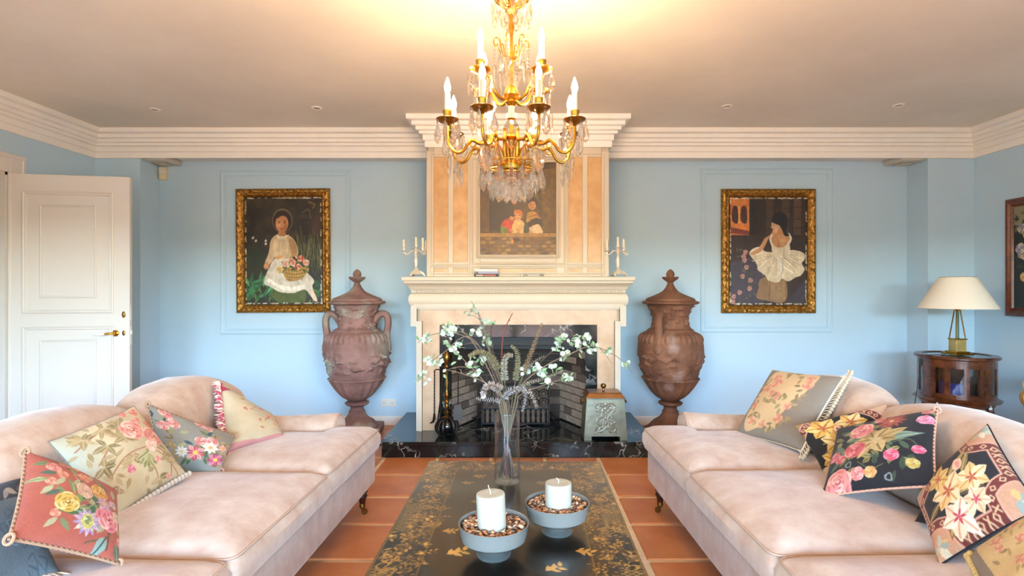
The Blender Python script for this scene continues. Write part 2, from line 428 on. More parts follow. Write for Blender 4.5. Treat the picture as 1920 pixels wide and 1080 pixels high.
struct('wall_rear', rw, m_wall)
struct('floor_bounce_ground', MB().box(-12, 12, REAR-10, REAR-.2, -.3, -.05), mat('warm_bounce_ground', '9a6a4c', .8))  # unseen ground added outside, terracotta coloured to bounce warm light indoors
struct('wall_sky_blocker', MB().box(-16, 16, REAR-13, REAR-12, -.3, 2.6), mat('sky_blocker_green', '4a5a38', .9, var=(3, .5)))  # unseen hedge-like block, added to keep low sky light off the upper walls
# cornice: one mitred run round the room, breaking forward round the chimney
h0 = .232; step = [(0, -h0), (.022, -h0), (.022, -.182), (.036, -.178), (.036, -.137), (.062, -.132), (.062, -.112), (.086, -.107), (.086, -.08), (.112, -.075), (.112, -.045), (.15, -.038), (.15, 0), (0, 0)]
prof = [(o, ZC+z-.001) for o, z in step]
bw = .735
cp = [(XR, REAR), (XR, YF), (CXF+bw, YF), (CXF+bw, YC), (CXF-bw, YC), (CXF-bw, YF), (XL, YF), (XL, REAR)]
struct('trim_1', MB().sweep(cp, prof), m_trim)
# baseboards
bp = [(0, 0), (.016, 0), (.016, .07), (.008, .08), (0, .082)]
struct('baseboard_back', MB().sweep([(-.9, YB), (AL, YB), (AL, YF), (XL, YF), (XL, DY1+.13)], bp).sweep([(XR, 0), (XR, YF), (AR, YF), (AR, YB), (.88, YB)], bp), m_trim)
# picture-panel mouldings on the back wall
def panel(name, x0, x1, z0, z1):
    b = MB(); pr = [(0, 0), (0, .006), (.006, .013), (.014, .013), (.02, .005), (.036, .004), (.04, .01), (.05, .01), (.054, 0)]
    b.sweep([(x0, z0), (x1, z0), (x1, z1), (x0, z1)], pr, True)
    b.v = [(x, YB-z, y) for x, y, z in b.v]
    struct(name, b, m_wall)
q = lambda px: (px-CX)/F*YB
zq = lambda py: HC-(py-CY)/F*YB
panel('trim_2', q(414), q(658), zq(627), zq(319))
panel('trim_3', q(1313), q(1560), zq(623), zq(316))

# door: leaf swung into the room, hinged on the doorway's far jamb
d1 = bpy.data.objects.new('door_1', None); COL.objects.link(d1); d1['kind'] = 'structure'
h_ = Vector((XL-.0, 4.088, 0)); e_ = Vector((-2.941, 4.225, 0)); dw = (e_-h_).length
d1.location = h_; d1.rotation_euler = (0, 0, math.atan2(e_.y-h_.y, e_.x-h_.x))
ZT = 2.108
b = MB().box(0.012, dw, 0, .04, .008, ZT, .003); obj('door_leaf', b, m_door, d1)
def raised(x0, x1, z0, z1, wd, dp):
    b = MB(); b.sweep([(x0, z0), (x1, z0), (x1, z1), (x0, z1)], [(0, 0), (0, dp*.5), (wd*.3, dp), (wd*.55, dp*.5), (wd*.8, dp*.75), (wd, 0)], True)
    b.v = [(x, -z, y) for x, y, z in b.v]; return b
X0, X1 = dw*.115, dw*.865
for (z0, z1) in ((1.08, ZT-.12), (.14, .99)):
    pm = obj('door_panel', raised(X0, X1, z0, z1, .03, .012), m_door, d1)
    xi0, xi1, zi0, zi1 = X0+.115, X1-.115, z0+.115, z1-.1
    obj('panel_field', raised(xi0, xi1, zi0, zi1, .022, .009).box(xi0+.02, xi1-.02, -.005, 0, zi0+.02, zi1-.02), m_door, pm)
lz = HC-(625-540)/F*4.2
obj('rose', MB().lathe([(.0, -.0), (.024, 0), (.024, .006), (.012, .012), (.012, .03), (0, .03)], 16).xf(Matrix.Translation((dw-.095, 0, lz)) @ Matrix.Rotation(PI/2, 4, 'X')), m_gold, d1)
hd = obj('door_handle', MB().tube([(dw-.095, -.03, lz), (dw-.095, -.045, lz), (dw-.125, -.05, lz+.002), (dw-.145, -.05, lz-.002)], [.008, .008, .009, .007], 8), m_gold, d1)
obj('grip', MB().tube([(dw-.145, -.05, lz-.002), (dw-.165, -.05, lz-.004), (dw-.19, -.05, lz-.002), (dw-.215, -.05, lz), (dw-.222, -.05, lz)], [.007, .011, .0125, .009, .002], 10), mat('white_porcelain', 'f4f4f6', .15), hd)
obj('keyhole_plate', MB().ball((dw-.04, -.002, lz), .011, 10, 6, 1, .3, 1.8).ball((dw-.04, -.004, lz+.008), .006, 8, 6, 1, .5, 1), m_brass, d1)
obj('lock_cylinder', MB().ball((dw-.04, -.003, lz+.14), .016, 12, 6, .8, .4, 1.5).box(dw-.043, dw-.037, -.012, 0, lz+.128, lz+.146), m_brass, d1)
obj('strike_plate', MB().box(dw-.001, dw+.002, .008, .03, lz-.09, lz+.05).box(dw, dw+.008, .014, .026, lz-.01, lz+.02).box(dw-.001, dw+.002, .008, .03, lz+.1, lz+.2), m_silver, d1)
cs = MB()
for y0, y1, z0, z1 in ((DY1, DY1+.125, 0, DZ+.125), (DY0-.125, DY0, 0, DZ+.125), (DY0, DY1, DZ, DZ+.125)):
    cs.box(XL, XL+.022, y0, y1, z0, z1, .004)
cs.box(XL, XL+.032, DY0-.13, DY1+.13, DZ+.105, DZ+.135, .004).box(XL, XL+.03, DY1+.1, DY1+.128, 0, DZ+.106, .004)
cs.box(XL-.15, XL, DY0-.001, DY0+.02, 0, DZ).box(XL-.15, XL, DY1-.02, DY1+.001, 0, DZ).box(XL-.15, XL, DY0, DY1, DZ-.02, DZ+.001)
struct('trim_4', cs, m_door)

# ------------------------------------------------------------------ fireplace
fp = thing('fireplace', 'tall cream stone fireplace with ochre inlay panels and dark marble hearth', 'fireplace')
def X(px, Y): return (px-CX)/F*Y
def Z(py, Y): return HC-(py-CY)/F*Y
zsh = Z(519, 4.44)
# chimney breast: a core behind, stiles and rails proud of it, inlays in the recesses
core = MB().box(CXF-bw, CXF+bw, YC+.02, YB, zsh-.02, ZC-.002); obj('chimney_breast', core, m_stone, fp)
def rail(name, x0, x1, y0, y1, dp=.02, par=fp): return obj(name, MB().box(X(x0, YC), X(x1, YC), YC+(.0015 if name == 'rail' else 0), YC+.021, Z(y1, YC), Z(y0, YC), .004), m_stone, par)
for a, b_ in ((799.6, 813), (840, 850), (877, 900), (1043, 1066), (1092, 1102), (1128, 1142.2)): rail('stile', a, b_, 283, 519)
rail('rail', 813, 1128, 491.5, 503.5); rail('rail', 813, 1128, 509.5, 519); rail('rail', 813, 1128, 262, 294)
rail('rail', 900, 1043, 477.5, 492)
for a, b_ in ((813, 840), (850, 877), (1066, 1092), (1102, 1128)):
    obj('inlay_panel', MB().box(X(a, YC), X(b_, YC), YC+.012, YC+.02, Z(492, YC), Z(293, YC)), m_inlay, fp)
for a, b_ in ((813, 877), (887, 1057), (1066, 1128)):
    obj('inlay_panel', MB().box(X(a, YC), X(b_, YC), YC+.012, YC+.02, Z(510, YC), Z(503, YC)), m_inlay, fp)
# thin bead mouldings round the overmantel fields
def bead(x0, x1, y0, y1, wd=.012, dp=.008, name='bead_moulding'):
    b = MB(); b.sweep([(X(x0, YC), Z(y1, YC)), (X(x1, YC), Z(y1, YC)), (X(x1, YC), Z(y0, YC)), (X(x0, YC), Z(y0, YC))], [(0, 0), (0, dp*.6), (wd*.5, dp), (wd, dp*.4), (wd, 0)], True)  # darker grey plate behind the louvres
    b.v = [(x, YC-z, y) for x, y, z in b.v]; return obj(name, b, m_stone, fp)
bead(884, 1060, 296, 496, .014, .012); bead(893, 1050, 300, 484, .02, .018); bead(808, 882, 288, 497, .008, .006); bead(1062, 1133, 288, 497, .008, .006)
bead(806, 882, 499, 514, .008, .006); bead(884, 1060, 499, 514, .008, .006); bead(1062, 1134, 499, 514, .008, .006)
# lower body with a firebox in it
W2, ZH = .85, .117
OX, OZ = .54, .874      # opening half width, top
bd = MB().box(CXF-W2+.03, CXF-.66, 4.56, YB, ZH, zsh-.03).box(CXF+.66, CXF+W2-.03, 4.56, YB, ZH, zsh-.03).box(CXF-.66, CXF+.66, 4.56, YB, 1.0, zsh-.03)
obj('body', bd, m_stone, fp)
# stone infill
st = MB().box(CXF-.80, CXF-.637, 4.535, 4.56, ZH, 1.1).box(CXF+.637, CXF+.80, 4.535, 4.56, ZH, 1.1).box(CXF-.637, CXF+.637, 4.535, 4.56, .973, 1.1)
st.box(CXF-.80, CXF-.637, 4.56, YB, ZH, 1.1).box(CXF+.637, CXF+.80, 4.56, YB, ZH, 1.1)
obj('stone_infill', st, m_surr, fp)
# white moulded surround with ears
def ear(sx):
    def u(x): return CXF+sx*x
    o = [(u(.870), 1.14), (u(.870), .960), (u(.824), .960), (u(.824), ZH), (u(.777), ZH), (u(.777), 1.003), (u(.818), 1.003), (u(.818), 1.14)]
    i = [(u(.850), 1.14), (u(.850), .975), (u(.806), .975), (u(.806), ZH), (u(.777), ZH), (u(.777), 1.003), (u(.818), 1.003), (u(.818), 1.14)]
    j = [(u(.834), 1.14), (u(.834), .985), (u(.792), .985), (u(.792), ZH), (u(.777), ZH), (u(.777), 1.003), (u(.818), 1.003), (u(.818), 1.14)]
    return MB().prism(o, 'y', 4.52, 4.57).prism(i, 'y', 4.511, 4.53).prism(j, 'y', 4.504, 4.53)
for sx in (-1, 1): obj('surround_jamb', ear(sx), m_stone, fp, smooth=False)
obj('surround_head', MB().box(CXF-.85, CXF+.85, 4.52, 4.57, 1.098, 1.14).box(CXF-.834, CXF+.834, 4.511, 4.53, 1.108, 1.14).box(CXF-.82, CXF+.82, 4.504, 4.53, 1.118, 1.14), m_stone, fp, smooth=False)
# entablature: pulvinated frieze, dentils, cyma, shelf
def course(name, half, yf, z0, z1, b=.004): return obj(name, MB().box(CXF-half, CXF+half, yf, YB, z0, z1, b), m_stone, fp)
course('fillet', .872, 4.513, 1.138, 1.158)
fr = []
for i in range(13):
    a = -PI/2+PI*i/12; fr.append((.03*math.cos(a), Z(562, 4.5)+.052*math.sin(a)))
path = [(CXF+.855, YB-.3), (CXF+.855, 4.53), (CXF-.855, 4.53), (CXF-.855, YB-.3)]
obj('frieze', MB().sweep(path, [(0, fr[0][1])]+fr+[(0, fr[-1][1])]).box(CXF-.85, CXF+.85, 4.535, YB-.05, Z(577, 4.5), Z(545, 4.5)), m_stone, fp)
course('bed_mould', .868, 4.515, Z(550, 4.5), Z(541, 4.5))
dz = Z(546, 4.5)
dme = MB().ball((0, 0, 0), .0095, 8, 6, 1, .9, 1.5).mesh('egg'); dme.materials.append(m_stone)
for i in range(82):
    inst('egg', dme, fp, (CXF-.83+i*1.66/81, 4.512, dz))
cy = [(0, Z(543, 4.5)), (.004, Z(542, 4.5)), (.008, Z(539, 4.48)), (.02, Z(535, 4.47)), (.045, Z(531.5, 4.46)), (0, Z(531.5, 4.46))]
path2 = [(CXF+.87, YB-.3), (CXF+.87, 4.503), (CXF-.87, 4.503), (CXF-.87, YB-.3)]
obj('cyma', MB().sweep(path2, cy).box(CXF-.865, CXF+.865, 4.51, YB, Z(541, 4.5), zsh-.03), m_stone, fp)
course('shelf_bed', .914, 4.455, Z(531.5, 4.455), Z(526, 4.455))
course('mantel_shelf', .930, 4.44, Z(526.5, 4.44), zsh)
# dark marble slips, hearth
sl = MB().box(CXF-.637, CXF-OX, 4.528, 4.56, ZH, .973).box(CXF+OX, CXF+.637, 4.528, 4.56, ZH, .973).box(CXF-OX, CXF+OX, 4.528, 4.56, OZ, .973)
obj('marble_slip', sl, m_dark, fp)
he = thing('hearth', None, None); he.parent = fp
obj('hearth_slab', MB().box(CXF-1.04, CXF+1.04, 4.19, YB, ZH-.033, ZH, .005), m_dark, he)
obj('hearth_riser', MB().box(CXF-1.025, CXF+1.025, 4.202, YB, 0, ZH-.032), m_dark, he)
# firebox: floor, splayed side walls, back, smoke hood and bricks one by one
fb = thing('firebox', None, None); fb.parent = fp
obj('box_lining', MB().box(CXF-.62, CXF-.6, 4.56, 5.02, ZH, 1.0).box(CXF+.6, CXF+.62, 4.56, 5.02, ZH, 1.0).box(CXF-.62, CXF+.62, 5.0, 5.02, ZH, 1.0).box(CXF-.62, CXF+.62, 4.56, 5.02, .96, .98)
    .prism([(CXF-.556, 4.56), (CXF-.376, 4.957), (CXF+.376, 4.957), (CXF+.556, 4.56), (CXF+.6, 4.56), (CXF+.6, 5.0), (CXF-.6, 5.0), (CXF-.6, 4.56)], 'z', ZH, .97), mat('sooty_mortar', '62554a', .95, var=(6, .6)), fb, smooth=False)
bme = {m: [MB().box(-.5, .5, -.5, .5, -.5, .5).mesh('brick') for _ in range(1)][0] for m in ('brick', 'soot', 'mix')}
bme['brick'].materials.append(m_brick); bme['soot'].materials.append(m_soot); bme['mix'].materials.append(mat('smoked_brick', '7c6a5c', .95, var=(10, .5), bump=(60, .4), col2='332a26'))
def brick_wall(p0, p1, n, rows, hz, soot):
    p0, p1 = Vector(p0), Vector(p1); L = (p1-p0).length; d = (p1-p0)/L; ang = math.atan2(d.y, d.x); bl = L/n
    for r_ in range(rows):
        off = .5 if r_ % 2 else 0
        for i in range(n+1 if off else n):
            a, b_ = max(0, (i-off)*bl), min(L, (i+1-off)*bl)
            if b_-a < .03: continue
            c = p0+d*(a+b_)/2; z = ZH+.006+(r_+.5)*hz
            inst('brick', bme[soot(((a+b_)/2)/L, (r_+.5)/rows)], fb, (c.x, c.y, z), (0, 0, ang), (b_-a-.012, .03+rnd.uniform(0, .006), hz-.011))
def s_back(u, v): return 'soot' if rnd.random() < .75 or abs(u-.5) < .3 else 'mix'
def s_side(u, v):
    return 'soot' if v > .62+rnd.uniform(-.1, .25) else ('brick' if rnd.random() < .75 else 'mix')
brick_wall((CXF-.375, 4.955, 0), (CXF+.375, 4.955, 0), 4, 12, .063, s_back)
brick_wall((CXF-.555, 4.565, 0), (CXF-.375, 4.955, 0), 3, 12, .063, s_side)
brick_wall((CXF+.375, 4.955, 0), (CXF+.555, 4.565, 0), 3, 12, .063, s_side)
obj('smoke_hood', MB().prism([(4.60, .80), (4.60, .875), (4.95, .96), (4.95, .94), (4.63, .862), (4.63, .80)], 'x', CXF-.535, CXF+.535).box(CXF-.50, CXF+.50, 4.72, 4.735, .755, .9), mat('grey_steel', '232222', .6, metal=.0, var=(8, .4)), fb, smooth=False)

# ------------------------------------------------------------------ pictures
def canvas_obj(name, pic, W, H, n, parent, rough=.4, coat=0):
    m_ = max(2, int(n*W/max(W, H))); n_ = max(2, int(n*H/max(W, H)))
    v, u = np.meshgrid(np.linspace(0, 1, n_), np.linspace(0, 1, m_), indexing='ij')
    V = np.stack([(u-.5)*W, np.zeros_like(u), (.5-v)*H], -1).reshape(-1, 3)
    me = color_mesh(name, V, grid_faces(n_, m_, flip=False), sample(pic, u, v).reshape(-1, 3))
    return link(name, me, mat('oil_paint', rough=rough, attr=True, bump=(180, .08)), parent)
m_gilt = mat('ornate_gilt', 'd09a44', .36, metal=.7, var=(50, .7), bump=(70, .5), col2='55300f')
def carved_frame(W, H, wd, dp, seed, parent, m, amp=.007, inner=.0):
    """mitred carved frame: each side a strip of raised ornament"""
    g = random.Random(seed)
    prof = [(0, 0), (0, .6), (.12, .8), (.3, 1.0), (.5, .92), (.62, .6), (.72, .55), (.8, .7), (.9, .55), (1, .25), (1, 0)]
    for sd in range(4):
        L = W if sd % 2 == 0 else H; n = int(L/.012); b = MB(); vs = []
        for i in range(n+1):
            t = i/n
            for j, (o, z) in enumerate(prof):
                e = o*wd; x = -L/2+e+(L-2*e)*t
                orn = amp*(math.sin(t*L*90+2.2*math.sin(o*9))*.6+g.uniform(-.7, .7)) if 1 < j < 6 else (amp*.35*math.sin(t*L*330) if j == 7 else 0)
                vs.append((x, z*dp+orn*(1 if 0 < i < n else 0), e))
        k = len(prof); fs = [(i*k+j, (i+1)*k+j, (i+1)*k+j+1, i*k+j+1) for i in range(n) for j in range(k-1)]
        b.add(vs, fs)
        hh = H/2 if sd % 2 == 0 else W/2
        b.v = [(x, -y, e-hh) for x, y, e in b.v]
        b.xf(Matrix.Rotation(sd*PI/2, 4, 'Y'))
        obj('frame_side', b, m, parent, ang=60)

def pic_girl():
    p = Pic(80, 108, 300, '2e2516'); p.mottled(.5, 5, 4)
    g = random.Random(5)
    for i in range(26):
        x, y = g.uniform(2, 78), g.uniform(4, 50); p.ell(x, y, g.uniform(2, 7), g.uniform(2, 9), g.uniform(0, 3), g.choice(['3a2f1c', '463620', '2a2416', '4b3c26', '503424']), .8, .6)
    p.ell(72, 30, 7, 16, .1, '5c3424', .8, .7); p.ell(12, 62, 14, 18, 0, '22301c', .8, .8); p.ell(66, 64, 12, 20, 0, '2b331c', .8, .8)
    for i in range(70):
        x = g.uniform(55, 79); y = g.uniform(50, 80); p.line([(x, y), (x+g.uniform(-5, 3), y-g.uniform(8, 24))], .5, g.choice(['6c6a38', '4c5a2c', '888350', '3c4a24']), .8)
    for i in range(150):
        x = g.uniform(0, 80); y = g.uniform(88, 108); a = g.uniform(-2.4, -.7); p.leaf(x, y, a, g.uniform(5, 14), 1.6, g.choice(['2e5a2c', '1e4424', '4a7a3a', '3f6b3a', '5c6a2e', '28502a']))
    for i in range(16):
        p.leaf(g.uniform(0, 28), g.uniform(86, 104), g.uniform(-2.2, -.2), g.uniform(8, 18), 3, g.choice(['3d7a4c', '5a9a66', '2c6038']))
    p.shape([(28, 100), (36, 92), (58, 90), (62, 104), (45, 110)], '4e5a26')
    p.curve([(66, 6), (72, 8), (70, 12)], 1, '8a6a30'); p.curve([(60, 16), (66, 13), (68, 22)], .8, '7a6a44')
    # bonnet, hair, face
    p.ell(39, 24, 10.5, 12, 0, '6a5638'); p.ell(39, 24.5, 9.3, 10.5, 0, '2a1a0e'); p.ell(38.5, 27, 6.6, 8.6, 0, 'c98a58'); p.ell(36.7, 28, 4.4, 6.6, 0, 'd69a68', .6)
    p.ell(42.2, 29, 2.6, 6, 0, 'a86a40', .7, .8)
    for ex in (36, 41.2): p.ell(ex, 26, 1.25, .6, 0, '3a2010'); p.line([(ex-1.5, 24.5), (ex+1.5, 24.3)], .5, '5a361c')
    p.line([(38.6, 26), (38, 29.6), (39.3, 29.9)], .5, 'a0683c'); p.ell(38.6, 32.3, 1.6, .65, 0, 'a04a38')
    p.shape([(33, 20), (38, 17.5), (44, 20), (45.5, 28), (44, 21.5), (38.5, 19.4), (34, 22)], '3a2210')
    # neck and dress
    p.poly([(35.5, 34), (41.5, 34), (43, 39), (34, 39)], 'c08654')
    p.shape([(33, 38), (27, 44), (25, 56), (21, 66), (24, 69), (30, 62), (32, 56), (32, 66), (46, 67), (50, 58), (53, 62), (55, 55), (52, 45), (45, 38.5), (39, 40)], 'cdb48c')
    p.shape([(35, 40), (30, 46), (31, 60), (41, 62), (45, 48), (42, 40)], 'dcc7a2'); p.shape([(46, 42), (52, 46), (54, 56), (50, 60), (47, 54)], 'b08a5c')
    for i in range(7): p.line([(36+i*.9, 43), (34+i*1.5, 60)], .35, 'b99e74')
    p.curve([(33, 39), (38, 41.4), (45, 38.6)], 1.1, 'efe0c2')
    p.shape([(31, 62), (24, 74), (20, 86), (27, 90), (36, 95), (50, 96), (62, 93), (71, 104), (73, 101), (69, 90), (71, 84), (64, 76), (52, 64), (42, 62)], 'd8d2c2')
    for i in range(26):
        x = g.uniform(24, 64); y = g.uniform(68, 88); p.curve([(x, y), (x+g.uniform(-3, 1), y+4), (x+g.uniform(-3, 3), y+8)], .5, g.choice(['b7b0a2', 'f0ece0', 'c8bfa8', 'a8a294']), .8)
    p.shape([(22, 84), (30, 88), (40, 93), (54, 94), (62, 91), (60, 88), (48, 90), (34, 87), (26, 82)], 'f0ebe0'); p.shape([(66, 94), (72, 104), (74, 103), (70, 94)], 'e2c4b0')
    p.ell(22.5, 69, 2.6, 3.4, .4, 'c98e5c'); p.ell(35.5, 60.5, 3.6, 2, -.2, 'd09a68')
    # basket of flowers
    p.shape([(40, 72), (44, 84), (58, 82), (66, 72), (54, 70)], 'a8843e')
    for i in range(8): p.line([(42+i*3, 72), (45+i*1.9, 83)], .6, '6a4c1c')
    for y in (74.5, 78, 81): p.curve([(42, y), (53, y+1.4), (63, y-1)], .6, 'd0ac62')
    p.curve([(46, 72), (48, 60), (53, 58), (56, 70)], 1.3, 'b08c4a')
    for i in range(22): p.leaf(g.uniform(38, 66), g.uniform(64, 74), g.uniform(0, 6.3), 5, 2, g.choice(['2e4a22', '4a6a30', '3a3a1c']))
    for (x, y, c) in ((36, 73, 'e0bc4c'), (42, 67, 'd9a098'), (58, 62, 'cc4c28'), (63, 66, 'e0a48c'), (49, 65, 'd87858'), (54, 70, 'b8402c')):
        p.rose(x, y, 3.5, '7a3020', c, 'f0d8b0')
    for (x, y) in ((9, 41), (12, 44), (22, 44), (22, 47)): p.ell(x, y, 1, 1.4, .5, 'c8c8b4')
    p.mottled(.14, 30, 8); border(p, g); return p
def border(p, g):
    """dark slip with worn pale chips along the sight edge"""
    W, H = p.W, p.H
    for a in ([(0, 0), (W, 0)], [(W, 0), (W, H)], [(W, H), (0, H)], [(0, H), (0, 0)]): p.line(a, 3.4, '1c140c')
    for i in range(110):
        t = g.random(); sd = g.randrange(4); L = g.uniform(1.2, 4.2)
        c = g.choice(['d8cdb2', 'b8a078', 'e8e0cc', 'c8b48c'])
        if sd % 2 == 0: y = 1.6 if sd == 0 else H-1.6; p.line([(t*W, y), (t*W+L, y+g.uniform(-.6, .6))], .8, c)
        else: x = 1.6 if sd == 1 else W-1.6; p.line([(x, t*H), (x+g.uniform(-.6, .6), t*H+L)], .8, c)
def pic_dancer():
    p = Pic(80, 108, 300, '33261f'); g = random.Random(9); p.mottled(.35, 4, 8)
    p.poly([(0, 40), (80, 40), (80, 108), (0, 108)], '3a2a26', .6); p.poly([(0, 66), (50, 52), (34, 108), (0, 108)], '453e4c', .85); p.poly([(62, 100), (80, 80), (80, 108), (56, 108)], '3c3640', .9)
    for x, c in ((21, '241a16'), (29, '2c201a'), (38, '4a3626'), (45, '2e2018'), (54, '4c3a2a'), (66, '5a4430'), (74, '3a2a20')): p.poly([(x, 0), (x+8, 0), (x+7, 38), (x, 38)], c, .85)
    for y in (12, 24, 33): p.line([(56, y), (79, y-3)], .9, '2c1c14')
    # painting-within: bright arcade seen top left
    p.poly([(0, 0), (21, 0), (21, 38), (0, 38)], 'c06a34'); p.ell(10, 5, 12, 6, 0, 'cc8240', .5); p.poly([(0, 22), (21, 26), (21, 34), (0, 31)], 'd98440'); p.poly([(0, 30), (21, 34), (21, 38), (0, 36)], '7a3a28')
    for x in (3.5, 12.5): p.shape([(x, 24), (x, 12), (x+2.8, 9), (x+5.6, 12), (x+5.6, 26)], '4a2a22')
    p.line([(10.5, 10), (10.5, 26)], 1.5, 'dcae5c'); p.line([(19.4, 10), (19.4, 26)], 1.2, 'd09c50')
    # trousers of a bench / stool she leans on
    p.shape([(32, 82), (30, 92), (28, 100), (38, 103), (57, 104), (58, 84), (46, 78)], '8a6a48'); p.poly([(40, 82), (57, 84), (57, 102), (42, 102)], '9a7c58', .8); p.line([(42, 80), (41, 102)], .8, '6a5038')
    # tutu
    p.shape([(21, 57), (24, 52), (31, 50), (36, 54), (44, 55), (54, 54), (66, 53), (76, 56), (77, 62), (74, 66), (77, 72), (73, 78), (68, 80), (60, 84), (54, 81), (50, 85), (40, 83), (37, 78), (30, 73), (28, 66)], 'd6c9ac')
    for i in range(80):
        a = g.uniform(.1, 3.05); r0, r1 = g.uniform(5, 14), g.uniform(16, 27); cx_, cy_ = 49, 57
        p.line([(cx_+r0*math.cos(a), cy_+r0*.8*math.sin(a)), (cx_+r1*math.cos(a), cy_+r1*.95*math.sin(a))], .7, g.choice(['efe6d0', 'b9aa8a', 'c9bb9c', 'f6f0e0', 'a89878']), .7)
    p.shape([(21, 57), (25, 51.5), (32, 50), (36, 55), (30, 58)], 'e8dcc2'); p.curve([(49, 60), (54, 68), (66, 76)], .9, 'f4eee0'); p.curve([(54, 58), (55, 70), (53, 80)], 1.2, 'aeb0a4'); p.curve([(50, 58), (52, 66)], 1, 'c8c8ba')
    # arm, back, bodice
    p.shape([(41, 40), (38, 46), (33, 54), (24, 58), (22, 56), (31, 50), (36, 42), (42, 38)], 'c8966a')
    p.shape([(42, 38), (50, 33), (60, 38), (62, 44), (60, 56), (46, 56), (43, 48)], 'c4905f'); p.ell(54, 43, 5, 7, 0, 'd2a274', .7); p.ell(50, 48, 2.5, 6, .2, 'a87448', .8, .7)
    p.shape([(44, 47), (48, 50), (56, 50), (61, 44), (62, 54), (59, 60), (48, 60), (44, 54)], 'd8ccb0'); p.curve([(44, 48), (42, 42), (44, 38)], 2, 'e2d8c0'); p.curve([(60, 48), (63, 42), (61, 37)], 2, 'e2d8c0'); p.line([(56, 50), (56, 60)], .7, '9a9a8c')
    # neck, head turned down to the side, dark hair
    p.poly([(48, 28), (55, 28), (55, 37), (47, 38)], 'c08a5c'); p.shape([(44, 24), (43.6, 28), (42.6, 30.5), (44, 31.4), (44.6, 35), (48.5, 35.5), (52, 30), (52, 24)], 'd6a880')
    p.shape([(43.5, 25), (46, 18), (52, 15.5), (58, 18), (60, 26), (58, 35), (62, 38), (57, 39), (54, 33), (50, 27.5)], '14100f'); p.line([(43.4, 25.2), (50, 27.8)], .9, '4a4440'); p.line([(44.6, 28.3), (46.2, 28.2)], .5, '3a2016'); p.ell(44.8, 32.8, .9, .5, 0, 'a04838')
    for i in range(46):
        x = g.gauss(20, 5)+(6 if i % 2 else -6)*g.random(); y = g.uniform(52, 100); x = 16+7*math.sin(y*.09)+g.uniform(-4, 4)
        p.leaf(x, y, g.uniform(0, 6.3), 3, 1.5, g.choice(['4a5038', '5c6048', '3a4434']))
    for (x, y) in ((17, 55), (16, 63), (18, 70), (14, 79), (22, 83), (21, 91), (11, 95), (5, 99), (4, 104), (15, 59)): p.rose(x, y, 2.5, '6a3a34', 'b07a70', 'd0aca0')
    p.mottled(.14, 30, 8); border(p, g); return p
